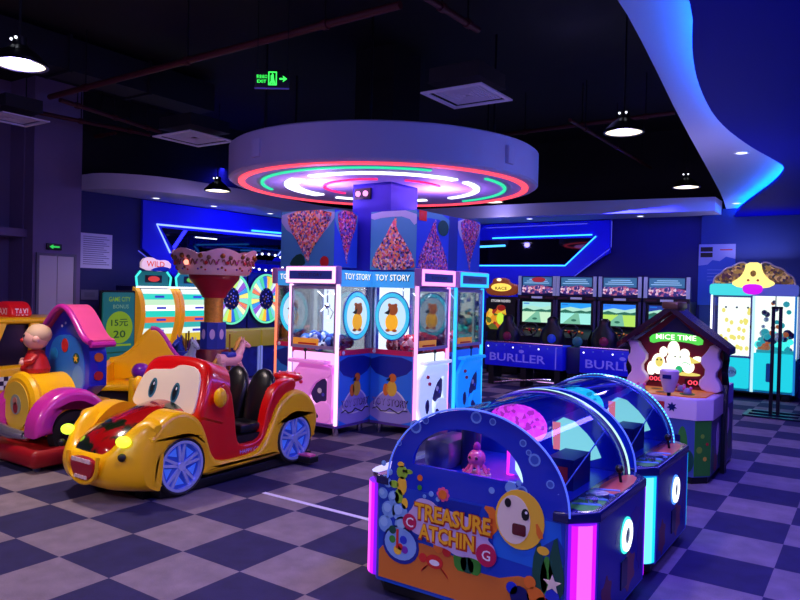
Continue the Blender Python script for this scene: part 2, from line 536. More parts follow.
# big dropped ceiling on the right: white soffit, blue panel hanging below it, LED behind the panel's wavy lip
outer = chaikin([(-1.02, -1.0), (-1.1, 2.0), (-1.17, 3.7), (-1.26, 4.6), (-1.48, 6.5), (-1.75, 9.2), (-2.0, 11.6), (-2.23, 13.4)], 1, closed=False)
struct(MB().prism(topf(3.2), outer + [(XR, 13.4), (XR, -1.0)], PLASTER, 0, .2).build('ceiling_soffit_right'))
lip = chaikin([(-.72, -1.0), (-.72, 2.0), (-.75, 3.5), (-.93, 4.3), (-1.04, 5.1), (-1.10, 6.1), (-1.02, 7.2), (-.90, 8.0), (-.84, 8.6), (-1.05, 9.6), (-1.45, 10.9), (-1.85, 12.2), (-2.1, 13.4)], 2, closed=False)
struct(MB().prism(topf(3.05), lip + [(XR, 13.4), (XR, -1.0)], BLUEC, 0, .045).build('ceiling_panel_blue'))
led = MB().tube([(x + .07, y, 3.115) for x, y in lip[4:]], .012, glow('cove led strip', (4, 118, 255), 46.0), n=6).build('cove_led_strip')
tag(led, 'cyan blue LED strip glowing behind the wavy lip of the blue ceiling panel', 'light strip')

# recessed downlights in the soffits
DL = [(-10.15, 7.45, 'in the white soffit above the white wall notice'), (-10.1, 8.66, 'in the white soffit above the spinning reel games'), (-10.0, 10.0, 'in the white soffit beside the claw machine island'),
      (-5.67, 12.75, 'in the back soffit above the angled mirror frame'), (-3.62, 13.05, 'in the back soffit above the racing machines')]
for i, (x, y, t) in enumerate(DL):
    o = MB().lathe([(0, 0), (.055, 0)], LEDW, (0, 0, -.006)).lathe([(.055, -.006), (.075, -.008), (.08, 0)], WHITE).build('downlight')
    tag(o, 'small round downlight ' + t, 'downlight', 'downlights in the soffits', (x, y, 3.098))
for x, y, t in [(-1.24, 8.25, 'in the white curved soffit beside the blue ceiling panel'), (-1.95, 12.6, 'at the far narrow end of the curved white soffit')]:
    o = MB().lathe([(0, 0), (.055, 0)], LEDW, (0, 0, -.006)).lathe([(.055, -.006), (.075, -.008), (.08, 0)], WHITE).build('downlight')
    tag(o, 'small round downlight ' + t, 'downlight', 'downlights in the soffits', (x, y, 3.197))

# ------------------------------------------------------------------ wall graphics: raised blue panels, neon and mirrors
MIRROR = mat('dark mirror', (70, 70, 90), 0.03, 1.0)
yb = 13.39
fb = front(yb)
t = thing('neon_wall_feature', 'bright blue angled wall panel on the back wall framing a dark mirror with blue neon', 'wall panel', (0, 0, 0))
MB().prism(fb, [(-9.9, 1.2), (-5.6, 1.2), (-5.35, 1.75), (-4.25, 2.45), (-4.25, 3.08), (-9.9, 3.08)], WALLB, 0, .06).build('panel', t)
MB().prism(fb, [(-9.5, 2.23), (-5.15, 2.23), (-4.6, 2.74), (-7.0, 2.74), (-9.5, 2.74)], MIRROR, .06, .012).build('mirror', t)
def neon(fr, pts, m, par, r=.013, d=.09, name='neon_tube'):
    return MB().tube([fr.P(x, y, d) for x, y in pts], r, m, n=6).build(name, par)
neon(fb, [(-9.4, 2.20), (-5.13, 2.20), (-4.52, 2.77)], NEONC, t)
neon(fb, [(-6.75, 2.78), (-4.6, 2.80)], NEONC, t)
neon(fb, [(-7.2, 2.60), (-6.45, 2.62)], glow('bright cyan neon', (70, 170, 255), 2.0), t, .022)
neon(fb, [(-6.9, 3.0), (-4.7, 3.02)], glow('faint violet neon', (90, 90, 255), .7), t, .008)
neon(fb, [(-5.5, 1.55), (-4.25, 2.52)], glow('faint violet neon', (90, 90, 255), .7), t, .008)
neon(fb, [(-4.22, 2.55), (-4.22, 3.05)], glow('faint violet neon', (90, 90, 255), .7), t, .008)

fl = rside(XL + .01)
t = thing('neon_wall_feature', 'bright blue angled panel on the left wall framing a mirror above the wheel games', 'wall panel', (0, 0, 0))
MB().prism(fl, [(7.4, 3.08), (7.4, 2.25), (8.3, 1.6), (8.3, .9), (13.3, .9), (13.3, 3.08)], WALLB, 0, .06).build('panel', t)
MB().prism(fl, [(7.78, 2.63), (11.0, 2.63), (10.5, 2.18), (8.1, 2.18)], MIRROR, .06, .012).build('mirror', t)
neon(fl, [(7.95, 2.2), (7.66, 2.68), (9.6, 2.70), (12.2, 2.73)], glow('pale blue neon', (140, 170, 255), 1.5), t, .016)
neon(fl, [(9.9, 2.76), (12.2, 2.80)], NEONC, t, .018)
neon(fl, [(8.5, 2.52), (9.0, 2.52)], LEDW, t, .01)
neon(fl, [(10.65, 2.3), (10.95, 2.6)], glow('pale blue neon', (140, 170, 255), 1.5), t, .01)
neon(fl, [(7.3, 2.2), (7.7, 1.95)], glow('faint violet neon', (90, 90, 255), .7), t, .01)

# notices on the walls
f = rside(XL + .005)
o = MB().rect(f, 6.3, 1.87, 6.86, 2.43, mat('paper', (225, 225, 245), .7), 0, .012)
for k in range(14): o.rect(f, 6.35, 1.93 + k * .034, 6.81 - .05 * (k % 3), 1.94 + k * .034, mat('grey ink', (110, 110, 150), .7), .012, .001)
tag(o.build('wall_notice'), 'large white notice sheet with rows of text on the navy wall', 'notice')
o = MB().rect(f, 6.32, 1.36, 6.62, 1.52, mat('grey plate', (95, 98, 125), .5), 0, .02).rect(f, 6.38, 1.40, 6.56, 1.48, mat('plate inset', (80, 84, 112), .5), .02, .001)
tag(o.build('wall_plate'), 'small grey plate on the navy wall below the white notice', 'wall plate')
f = front(13.335)
o = MB().rect(f, -2.7 + .05, 1.5, -2.05, 2.58, mat('poster blue', (45, 90, 190), .5), 0, .01)
o.prism(f, [(-2.65, 2.58), (-2.05, 2.58), (-2.05, 2.32), (-2.2, 2.36), (-2.3, 2.28), (-2.42, 2.3), (-2.5, 2.22), (-2.65, 2.2)], mat('poster white', (160, 170, 215), .5), .01, .001)
o.rect(f, -2.62, 2.45, -2.42, 2.53, PBLACK, .011, .001).rect(f, -2.62, 2.35, -2.42, 2.43, PBLACK, .011, .001)
for k in range(4): o.rect(f, -2.5, 2.12 - k * .06, -2.14 - .04 * (k % 2), 2.13 - k * .06, mat('poster pale ink', (120, 150, 220), .5), .011, .001)
o.rect(f, -2.3, 2.47, -2.1, 2.49, PRED, .011, .001)
tag(o.build('wall_poster'), 'blue and white poster on the slate wall behind the crowned claw machine', 'poster')

# exit signs
GEX = glow('exit green', (60, 255, 90), 1.5)
t = thing('exit_sign', 'hanging green exit sign with running door symbol and arrow under the dark ceiling', 'exit sign', (-4.68, 4.67, 3.56), 0.585)
f = front(-.012)
MB().bbox(-.16, -.012, -.085, .16, .012, .085, PBLACK, .004).build('sign_box', t)
o = MB().frame(f, -.035, -.06, .045, .065, .01, GEX, .001, .002).rect(f, .0, -.06, .008, .05, GEX, .001, .002)
o.prism(f, [(-.03, -.055), (-.01, -.02), (-.012, .03), (.012, .045), (.018, .0), (.035, -.055), (.02, -.055), (.004, -.02), (-.015, -.06)], GEX, .001, .002)
o.prism(f, [(.07, -.008), (.105, -.008), (.10, -.03), (.14, 0), (.10, .03), (.105, .008), (.07, .008)], GEX, .001, .002)
o.text(f, '安全出口', -.095, .02, .035, GEX, .001, w=.1).text(f, 'EXIT', -.095, -.025, .028, GEX, .001, w=.085)
o.build('symbols', t)
MB().rect(f, -.16, -.095, .16, -.085, mat('sign rail', (150, 140, 220), .4), -.01, .02).build('rail', t)
for x in (-.14, .14): MB().cyl((x, 0, .085), (x, 0, 1.14), .004, DARK, n=6).build('hanging_rod', t)
t = thing('exit_sign', 'small green exit arrow light on the purple wall above the grey door', 'exit sign', (XL + .06, 5.84, 2.17), PI / 2)
f = front(-.03)
MB().bbox(-.12, -.03, -.05, .12, 0, .05, mat('dark green case', (5, 30, 15), .4), .01).build('sign_box', t)
MB().prism(f, [(-.08, 0), (-.02, .035), (-.02, .012), (.08, .012), (.08, -.012), (-.02, -.012), (-.02, -.035)], glow('dim exit green', (50, 220, 90), .8), 0, .003).build('arrow', t)
o = MB().bbox(-.07, -.09, -.05, .07, 0, .05, mat('grey casing', (120, 118, 150), .5), .01).disc(front(-.09), 0, 0, .03, PBLACK, 0, .01)
tag(o.build('wall_sensor'), 'small boxy grey sensor high on the purple wall at the frame edge', 'sensor', None, (-11.07, 5.05, 2.62), PI / 2)

# ceiling services
PIPE = mat('dark red pipe paint', (75, 12, 22), 0.6)
for a, b, r, lab in [((-8.82, 4.85), (-3.33, 4.78), .035, 'long dark red sprinkler pipe crossing above the exit sign'), ((-9.83, 4.73), (-9.59, 6.9), .03, 'short dark red pipe above the grey door'),
                  ((-8.84, 5.0), (-9.26, 6.85), .03, 'dark red branch pipe joining the long pipe at the left'), ((-12.4, 6.54), (-9.97, 6.54), .03, 'dark red pipe over the left air vents'),
                  ((-3.08, 4.4), (-3.04, 5.6), .03, 'dark red pipe near the large square air vent'), ((-3.51, 9.13), (-3.5, 13.2), .025, 'thin grey red pipe running to the far wall above the pendant lamps'),
                  ((-4.9, 9.9), (-2.3, 9.8), .03, 'dark red cross pipe beyond the round canopy')]:
    z = 4.1 if a[0] == -4.9 else 4.0
    o = MB().cyl((*a, z), (*b, z), r, PIPE, n=10)
    for q in (0.15, .5, .85):
        x = a[0] + (b[0] - a[0]) * q; y = a[1] + (b[1] - a[1]) * q
        o.cyl((x, y, z), (x, y, ZC), .008, DARK, n=6)
        d = (Vector(b) - Vector(a)).normalized() * .03
        o.cyl((x - d.x, y - d.y, z), (x + d.x, y + d.y, z), r + .012, PIPE, n=10)
    tag(o.build('sprinkler_pipe'), lab, 'pipe')
DUCT = mat('black duct', (26, 25, 32), .6, noise=.3, nscale=3)
for (x0, y0, x1, y1, z0, lab) in [(-8.7, 2.5, -8.2, 7.0, 4.22, 'black square air duct running along the dark ceiling left of the canopy')]:
    o = MB().box(x0, y0, z0, x1, y1, z0 + .4, DUCT)
    L = max(x1 - x0, y1 - y0); n = int(L / 1.1)
    for k in range(1, n):
        if y1 - y0 > x1 - x0: y = y0 + k * L / n; o.box(x0 - .03, y - .02, z0 - .03, x1 + .03, y + .02, z0 + .43, DUCT)
        else: x = x0 + k * L / n; o.box(x - .02, y0 - .03, z0 - .03, x + .02, y1 + .03, z0 + .43, DUCT)
    tag(o.build('air_duct'), lab, 'duct')
VENT = mat('vent white', (225, 220, 240), .5)
for (x, y, hx, lab) in [(-3.45, 6.16, .34, 'large square white air vent beside the round canopy'), (-7.6, 6.16, .38, 'square white air vent left of the round canopy'), (-8.70, 4.36, .28, 'square white air vent at the picture edge above the sensor')]:
    t = thing('air_vent', lab, 'air vent', (x, y, 3.6 if x > -9 else 3.07), 0, 'square air vents')
    f = Fr((0, 0, 0), (1, 0, 0), (0, -1, 0))
    MB().frame(f, -hx, -hx, hx, hx, .05, VENT, 0, .015).build('frame', t)
    o = MB().rect(f, -hx + .05, -hx + .05, hx - .05, hx - .05, DUCT, -.10, .01)
    for k in range(1, 7):
        r = hx - .05 - k * .04
        if r > .03: o.frame(f, -r, -r, r, r, .021, VENT, -.02, .02)
    o.build('louvre', t)
    MB().box(-hx + .06, -hx + .06, .1, hx - .06, hx - .06, .24, DUCT).build('duct_neck', t)

# pendant lamps
def pendant():
    t = thing('pendant_lamp', '', 'pendant lamp')
    MB().lathe([(.185, .0), (.21, .0), (.20, .03), (.13, .10), (.06, .15), (.05, .22), (0, .22)], BLACK).build('lamp_shade', t)
    MB().lathe([(0, .012), (.187, .012)], WARM, (0, 0, -.004)).build('diffuser', t)
    MB().cyl((0, 0, .22), (0, 0, ZC - 3.34), .01, BLACK, n=8).build('cord', t)
    for x in (-.035, .035): MB().ball((x, -.05, .2), .012, LEDW, 8, h=6).build('indicator_light', t)
    return t
P0 = pendant()
LL = ['round pendant lamp above the fish print game, biggest on the right of the canopy', 'round pendant lamp near the far end of the blue ceiling panel', 'round pendant lamp over the carousel ride by the left wall',
      'round pendant lamp high above the train ride at the picture edge', 'round pendant lamp just under the canopy rim near the angled mirror', 'round pendant lamp over the front of the hall', 'round pendant lamp behind the viewer on the left', 'round pendant lamp behind the viewer on the right']
for i, (x, y) in enumerate(LAMPS):
    o = P0 if i == 0 else dup(P0)
    o.location = (x, y, 3.12 if i == 2 else 3.34); o['label'] = LL[i]; o['group'] = 'round pendant lamps'

# ------------------------------------------------------------------ round canopy with LED rings around the square column
COLX0, COLX1, COLY0, COLY1 = -5.62, -5.02, 7.1, 7.7
COLM = mat('blue column paint', (22, 26, 170), .5)
struct(MB().box(COLX0, COLY0, 0, COLX1, COLY1, 3.0, COLM).build('trim_1'))
struct(MB().box(COLX0, COLY0, 3.39, COLX1, COLY1, ZC, CEIL).build('trim_2'))  # upper column coloured black so it reads as unlit above the canopy
t = thing('round_canopy', 'big round white ceiling canopy with coloured LED rings around the blue column', 'ceiling canopy', (-5.42, 7.5, 2.98))
CAN = mat('canopy white', (190, 182, 225), .55)
MB().lathe([(.0, 0), (1.97, 0), (2.0, .02), (2.0, .40), (1.97, .42), (0, .42)], CAN, n=72).build('drum', t)
fd = Fr((0, 0, 0), (1, 0, 0), (0, -1, 0))     # faces down; its y runs towards -Y
def arc(r0, r1, a0, a1, m, name):
    MB().ring(fd, 0, 0, r0, r1, m, 0, .02, n=48, a0=math.radians(a0), a1=math.radians(a1)).build(name, t)
arc(1.80, 1.88, 0, 360, LEDR, 'red_led_ring')
# angles: 0 = +X, 90 = -Y (towards the hall front)
arc(1.56, 1.60, 35, 158, LEDG, 'green_led_arc'); arc(1.56, 1.60, -78, 5, LEDG, 'green_led_arc')
arc(1.17, 1.27, 10, 100, LEDW, 'white_led_arc'); arc(1.12, 1.30, 115, 185, LEDW, 'white_led_arc'); arc(1.18, 1.26, -75, 0, LEDW, 'white_led_arc'); arc(1.18, 1.26, 200, 265, LEDW, 'white_led_arc')
arc(.76, .80, 60, 190, glow('pink red led', (255, 40, 120), 1.2), 'pink_led_arc'); arc(.76, .80, -10, 35, glow('pink red led', (255, 40, 120), 1.2), 'pink_led_arc')
for a in (100, 10, -80, 190):
    ra = math.radians(a)
    MB().bbox(1.96 * math.cos(ra) - .07, -1.96 * math.sin(ra) - .07, .1, 1.96 * math.cos(ra) + .07, -1.96 * math.sin(ra) + .07, .3, CAN, .01).build('access_hatch', t)
for a in range(0, 360, 60):
    ra = math.radians(a); MB().cyl((1.6 * math.cos(ra), 1.6 * math.sin(ra), .42), (1.6 * math.cos(ra), 1.6 * math.sin(ra), ZC - 2.98), .015, DARK, n=6).build('hanger', t)
o = MB().bbox(-.13, -.03, 0, .13, 0, .14, PBLACK, .006).disc(front(-.03), -.06, .07, .035, LEDP, 0, .02).disc(front(-.03), .06, .07, .035, LEDP, 0, .02)
tag(o.build('emergency_light'), 'small twin-eyed emergency light box on the blue column under the canopy', 'emergency light', None, (-5.45, COLY0, 2.78))

# boxed posters standing on the claw machines around the column
HEAP = speckle('toy heap print', [(225, 110, 60), (240, 180, 90), (150, 90, 130), (250, 225, 200), (100, 80, 170), (235, 110, 130), (110, 140, 180), (60, 40, 70), (220, 190, 190), (245, 160, 100)], 42)
HEAP2 = speckle('toy heap print violet', [(170, 60, 90), (220, 120, 100), (90, 60, 170), (220, 170, 200), (60, 40, 150), (190, 60, 160), (40, 30, 90), (130, 110, 190)], 42)
TEALP = mat('teal print', (70, 160, 195), .5); TEALD = mat('deep blue poster print', (30, 80, 220), .5); PALEP = mat('pale poster print', (170, 195, 225), .5)
def heap(mb, fr, x0, x1, z0, z1, base, wave, hm, up):
    mb.rect(fr, x0, z0, x1, z1, base, 0, .004)
    w = x1 - x0; h = z1 - z0; c = (x0 + x1) / 2
    mb.prism(fr, chaikin([(x0, z0 + .75 * h), (c - .1 * w, z0 + .45 * h), (c + .12 * w, z0 + .4 * h), (x1, z0 + .8 * h), (x1, z1), (x0, z1)], 1) if not up else
             chaikin([(x0, z1), (x0, z0 + .85 * h), (c - .2 * w, z1 - .1 * h), (c + .3 * w, z0 + .9 * h), (x1, z0 + .7 * h), (x1, z1)], 1), wave, .004, .002)
    if up: pts = [(x0 + .02 * w, z0), (x0 + .08 * w, z0 + .25 * h), (c - .18 * w, z0 + .55 * h), (c - .03 * w, z0 + .8 * h), (c + .08 * w, z1 - .08 * h), (c + .06 * w, z0 + .7 * h), (c + .24 * w, z0 + .5 * h), (x1 - .04 * w, z0 + .2 * h), (x1 - .02 * w, z0)]
    else: pts = [(x0 + .1 * w, z1), (x0 + .16 * w, z0 + .7 * h), (c - .16 * w, z0 + .42 * h), (c - .04 * w, z0 + .2 * h), (c + .05 * w, z0 + .02 * h), (c + .06 * w, z0 + .22 * h), (c + .2 * w, z0 + .45 * h), (x1 - .08 * w, z0 + .75 * h), (x1 - .04 * w, z1)]
    mb.prism(fr, chaikin(pts, 1), hm, .006, .003)
BOXM = mat('blue box board', (25, 50, 150), .5)
t = thing('poster_box', 'poster clad box of toy heap prints on the claw machine left of the column', 'poster box', (0, 0, 1.90))
MB().box(-6.34, 6.55, 0, -5.46, 7.0, .70, BOXM).build('carcass', t)
o = MB(); heap(o, front(6.55), -6.34, -5.46, 0, .70, TEALP, PALEP, HEAP, False)
o.disc(front(6.55), -5.6, .06, .07, PRED, .01, .002).prism(front(6.55), chaikin([(-6.2, 0), (-6.1, .14), (-5.95, .17), (-5.9, 0)], 1), DGREEN, .01, .002).build('front_poster', t)
o = MB(); heap(o, rside(-5.46), 6.55, 7.0, 0, .70, TEALD, TEALP, HEAP2, False); o.build('side_poster', t)
t = thing('poster_box', 'poster clad box of toy heap prints on the claw machines right of the column', 'poster box', (0, 0, 1.88))
MB().box(-5.0, 7.12, 0, -4.56, 8.6, .72, BOXM).build('carcass', t)
MB().box(-5.24, 7.004, 0, -5.0, 7.08, .72, BOXM).build('carcass', t)
o = MB(); heap(o, front(7.0), -5.24, -4.56, 0, .72, TEALP, PALEP, HEAP, True); o.box(-5.0, 7.004, 0, -4.56, 7.12, .72, BOXM).build('front_poster', t)
o = MB(); heap(o, rside(-4.56), 7.0, 7.75, 0, .72, TEALD, TEALP, HEAP2, True)
o.rect(rside(-4.56), 7.03, .6, 7.2, .72, PRED, .01, .002); o.disc(rside(-4.56), 7.6, .55, .13, DGREEN, .01, .002, ry=.1); o.build('side_poster', t)
o = MB(); heap(o, rside(-4.56), 7.98, 8.6, 0, .72, TEALD, PALEP, HEAP2, False); o.build('side_poster', t)

# ------------------------------------------------------------------ claw machines
PLUSHB = speckle('blue plush pile', [(30, 60, 170), (60, 120, 220), (200, 210, 240), (20, 30, 90), (50, 90, 200)], 16, .8)
PLUSHR = speckle('red plush pile', [(190, 30, 50), (230, 60, 80), (240, 190, 200), (120, 20, 40), (220, 40, 60)], 16, .8)
CABM = mat('cabinet silver blue', (150, 160, 210), .4)
INNER = glow('lit cabinet interior', (215, 232, 252), 1.35)
ROUTE = mat('chute housing white', (238, 232, 245), .35)
def claw_toy(mb, fr, cx, cy, s):
    """round ring with a yellow duck-like bird, printed"""
    mb.disc(fr, cx, cy, .29 * s, MIDB, 0, .004, ry=.33 * s, n=32).ring(fr, cx, cy, .23 * s, .275 * s, mat('teal ring', (60, 200, 220), .3, emit=(60, 200, 230), es=.6), .004, .012, k=1.14)
    mb.disc(fr, cx, cy, .22 * s, glow('lit disc', (190, 220, 250), 1.0), .004, .004, ry=.25 * s, n=32)
    y = mat('bird yellow', (255, 190, 20), .4, emit=(255, 180, 20), es=.5)
    mb.disc(fr, cx, cy - .08 * s, .10 * s, y, .008, .01, ry=.12 * s).disc(fr, cx + .02 * s, cy + .09 * s, .075 * s, ORANGE, .008, .014)
    mb.prism(fr, [(cx - .02 * s, cy + .10 * s), (cx - .12 * s, cy + .04 * s), (cx - .04 * s, cy + .02 * s)], PBLACK, .02, .004)
    mb.disc(fr, cx + .06 * s, cy + .15 * s, .025 * s, ORANGE, .008, .01).disc(fr, cx - .04 * s, cy + .15 * s, .025 * s, ORANGE, .008, .01)
    mb.disc(fr, cx - .06 * s, cy - .19 * s, .035 * s, ORANGE, .008, .012, ry=.02 * s).disc(fr, cx + .05 * s, cy - .19 * s, .035 * s, ORANGE, .008, .012, ry=.02 * s)
    return mb


def make_claw(label, led, tint, pile, sides='r', bx=.18):
    w, d, h = .72, .60, 1.87
    hx = w / 2
    t = thing('claw_machine', label, 'claw machine', (0, 0, 0), 0, 'claw machines around the column')
    o = MB().box(-hx + .02, .02, .12, hx - .02, d, .90, CABM).box(-hx, 0, .10, hx, d, .13, mat('base trim', (90, 60, 150), .4)).box(-hx + .03, 0.02, 1.66, hx - .03, d, 1.84, CABM)
    for sx in (-1, 1): o.box(sx * (hx - .02) - .02, d - .03, .13, sx * (hx - .02) + .02, d, 1.84, CABM)
    o.build('body', t)
    for sx in (-1, 1):
        for y in (.08, d - .08): MB().cyl((sx * (hx - .08), y, 0), (sx * (hx - .08), y, .10), .035, CHROME, n=12).build('foot', t)
    f = front(0)
    # prize chute front: white moulded web with openings, lit from behind
    web = rrect(-hx + .05, .15, hx - .05, .92, .03)
    glowm = {'p': glow('pink backlight', (255, 170, 245), 1.3), 'w': glow('white backlight', (225, 238, 255), 1.4), 'c': glow('azure backlight', (20, 80, 230), .9)}[tint]
    webm = {'p': mat('pink lit web', (245, 170, 235), .4, emit=(240, 120, 225), es=.3), 'w': mat('white lit web', (225, 235, 250), .4, emit=(190, 215, 255), es=.5), 'c': mat('cyan lit web', (40, 170, 250), .4, emit=(20, 150, 250), es=.45)}[tint]
    o = MB().prism(f, web, glowm, -.02, .005)
    o.build('backlight', t)
    o = MB()
    o.prism(f, chaikin([(-hx + .05, .80), (hx - .05, .80), (hx - .05, .66), (.10, .62), (-.02, .45), (-.04, .3), (.02, .15), (-hx + .05, .15)], 1), webm, 0, .045, r=.015)
    o.prism(f, chaikin([(.0, .15), (hx - .05, .15), (hx - .05, .36), (.18, .40), (.04, .33)], 1), webm, 0, .04, r=.012)
    o.prism(f, rrect(hx - .12, .15, hx - .05, .80, .02), webm, 0, .03)
    o.bbox(-hx + .09, -.12, .80, hx - .09, .0, .84, webm, .015)
    o.build('chute_housing', t)
    MB().prism(f, chaikin([(-.02, .48), (.06, .61), (hx - .13, .65), (hx - .13, .42), (.16, .34), (.04, .36)], 1), mat('dark chute mouth', (62, 50, 110), .4), .0, .01).disc(f, .12, .5, .03, PWHITE, .01, .003).disc(f, .17, .46, .02, mat('blue dot', (90, 90, 220), .4), .01, .003).build('prize_door', t)
    MB().prism(f, chaikin([(-.16, .22), (-.20, .36), (-.13, .42), (-.10, .3)], 1), mat('dark vent hole', (60, 50, 110), .5), .045, .004).prism(f, chaikin([(.02, .2), (.16, .2), (.06, .3)], 1), mat('dark vent hole', (60, 50, 110), .5), .0, .046).build('vent_hole', t)
    for (x, z) in ((-.16, .66), (-.12, .58)): MB().cyl(f.P(x, z, .045), f.P(x, z, .065), .02, mat('knob red', (220, 30, 80), .3), n=10).build('button', t)
    MB().cyl((-.05, -.07, .84), (-.05, -.07, .93), .008, DARK, n=8).ball((-.05, -.07, .945), .022, BLACK, 10).build('joystick', t)
    # plush heap and inside
    o = MB().box(-hx + .03, .03, .90, hx - .03, d - .05, .905, BLACK)
    rnd = random.Random(len(label))
    for k in range(46):
        x = rnd.uniform(-hx + .09, hx - .09); y = rnd.uniform(.10, d - .14)
        o.ball((x, y, .96 + rnd.uniform(0, .13)), (rnd.uniform(.045, .07),) * 3, pile, 8, h=6)
    b = o.build('plush_pile', t); b['kind'] = 'stuff'
    MB().rect(front(d - .06), -hx + .05, .92, hx - .05, 1.66, INNER, 0, .01).build('back_wall', t)
    o = MB(); claw_toy(o, front(d - .075), bx, 1.32, .62); o.build('back_wall_print', t)
    o = MB().tube([(-.1, .35, 1.66), (-.1, .35, 1.45)], .008, CHROME).ball((-.1, .35, 1.43), .035, CHROME, 10)
    for a in (0, 2.1, 4.2):
        c, s_ = math.cos(a), math.sin(a)
        o.tube([(-.1 + .02 * c, .35 + .02 * s_, 1.42), (-.1 + .09 * c, .35 + .09 * s_, 1.36), (-.1 + .05 * c, .35 + .05 * s_, 1.28)], .006, CHROME, n=5)
    o.build('claw', t)
    MB().tube([(-.12 + .1 * k, .2, 1.6 - .07 * math.sin(k * 1.57) ** 2) for k in range(5)], .004, PWHITE, n=5).build('cable', t)
    # windows
    MB().rect(f, -hx + .05, .99, hx - .05, 1.63, GLASS, -.01, .006).build('front_window', t)
    MB().frame(f, -hx + .02, .96, hx - .02, 1.66, .035, mat('window frame grey', (150, 135, 175), .4), -.005, .02).build('window_frame', t)
    MB().rect(f, -hx + .06, .985, .08, 1.07, mat('orange notice', (245, 170, 60), .5, emit=(245, 160, 50), es=.25), .003, .002).rect(f, -.22, 1.0, .05, 1.02, PRED, .006, .001).build('notice_sticker', t)
    # side panels with lettering, window with ring print, coloured sill, lower print
    for sd, fr in (('r', rside(hx)), ('l', lside(-hx, d))):
        y0, y1 = (.03, d) if sd == 'r' else (0, d - .03)
        o = MB().rect(fr, y0, .13, y1, .90, mat('side azure print', (40, 130, 235), .35), 0, .004)
        c = (y0 + y1) / 2
        o.prism(fr, chaikin([(y0, .13), (y1, .13), (y1, .3), (c + .1, .36), (c - .1, .3), (y0, .38)], 1), mat('pale violet print', (160, 150, 215), .45), .004, .001)
        o.prism(fr, chaikin([(y0, .88), (y0, .7), (c, .62), (y1, .72), (y1, .88)], 1), DEEPB, .004, .001)
        o.prism(fr, chaikin([(c - .26, .28), (c - .18, .43), (c, .55), (c + .18, .45), (c + .26, .3), (c, .22)], 2), PWHITE, .006, .001)
        o.prism(fr, chaikin([(c - .24, .29), (c - .16, .42), (c, .53), (c + .16, .44), (c + .24, .3), (c, .24)], 2), mat('pale violet print', (160, 150, 215), .45), .007, .001)
        o.disc(fr, c + .02, .52, .07, PYEL, .009, .002, ry=.09).disc(fr, c + .03, .64, .05, ORANGE, .009, .003).disc(fr, c - .06, .50, .04, ORANGE, .009, .002, ry=.07).prism(fr, [(c, .65), (c - .06, .61), (c, .6)], PBLACK, .013, .002)
        o.text(fr, 'TOY STORY', c, .36, .085, PBLACK, .010, w=.50)
        o.text(fr, 'TOY STORY', c - .005, .365, .075, mat('lilac ink', (150, 130, 200), .5), .012, w=.48)
        o.tube([fr.P(c - .24 + .06 * k, .27 + .025 * math.sin(k * 1.9), .012) for k in range(9)], .006, PBLACK, n=5)
        o.build('side_panel', t)
        MB().rect(fr, y0, .90, y1, .955, mat('crimson sill', (215, 30, 90), .35), 0, .012).disc(fr, y0 + .05, .928, .024, WHITE, .012, .004).build('side_sill', t)
        MB().rect(fr, y0, .955, y1, 1.66, GLASS, 0, .005).build('side_window', t)
        o = MB(); claw_toy(o, fr, c, 1.335, .84)
        if sd in sides: o.build('ring_print', t)
        o = MB().rect(fr, y0, 1.66, y1, 1.84, mat('sky header', (70, 170, 235), .4, emit=(60, 165, 235), es=.5), 0, .008)
        o.text(fr, 'TOY STORY', c, 1.765, .075, PBLACK, .010, w=.49).text(fr, 'TOY STORY', c - .004, 1.772, .07, glow('header letter white', (240, 245, 255), 1.1), .013, w=.475)
        o.build('side_header', t)
    # header box with led border
    MB().bbox(-hx - .01, -.07, 1.68, hx + .01, .03, 1.88, mat('header shell', (200, 150, 210), .35), .012).build('header', t)
    f2 = front(-.07)
    MB().frame(f2, -hx + .0, 1.69, hx - .0, 1.87, .04, led, 0, .01).build('header_led', t)
    MB().rect(f2, -hx + .05, 1.735, hx - .05, 1.825, mat('header screen', (40, 50, 130), .3, emit=(40, 50, 130), es=.3), 0, .006).text(f2, 'TOYSTORY', -.0, 1.78, .035, mat('dark violet ink', (60, 10, 70), .4), .007, w=.36).build('header_sign', t)
    for sx in (-1, 1): MB().bbox(sx * (hx - .015) - .018, -.018, .13, sx * (hx - .015) + .018, .015, 1.68, led, .006).build('corner_led_strip', t)
    return t


def cab_lamp(o, color, p):
    d = bpy.data.lights.new('cabinet_lamp', 'AREA'); d.shape = 'RECTANGLE'; d.size = .5; d.size_y = .3; d.energy = p; d.color = color
    l = bpy.data.objects.new('cabinet_lamp', d); COL.objects.link(l); l.parent = o; l.location = (0, .25, 1.64)


CA = make_claw('claw machine with pink lit chute and blue plush facing the red toy car', glow('warm pink led', (255, 190, 235), 1.6), 'p', PLUSHB)
CA.location = (-5.19, 5.90, 0)
CB = make_claw('claw machine with white lit chute and red plush beside the blue column', LEDP, 'w', PLUSHR, 'l', -.14)
CB.location = (-4.20, 6.83, 0); CB.rotation_euler = (0, 0, PI / 2)
CC = make_claw('claw machine with cyan lit chute and cyan header beside the white lit machine', glow('azure led', (40, 170, 255), 1.6), 'c', PLUSHR, 'l', -.14)
CC.location = (-4.20, 7.69, 0); CC.rotation_euler = (0, 0, PI / 2)
CD = make_claw('claw machine mostly hidden behind the pink lit one, orange pink edge strip showing', glow('orange led', (255, 120, 90), 1.3), 'p', PLUSHR)
CD.location = (-6.30, 6.80, 0); CD.rotation_euler = (0, 0, -PI / 2)

for c_, col_ in ((CA, (.85, .9, 1)), (CB, (.7, .85, 1)), (CC, (.2, .6, 1)), (CD, (1, .7, .6))): cab_lamp(c_, col_, 9)

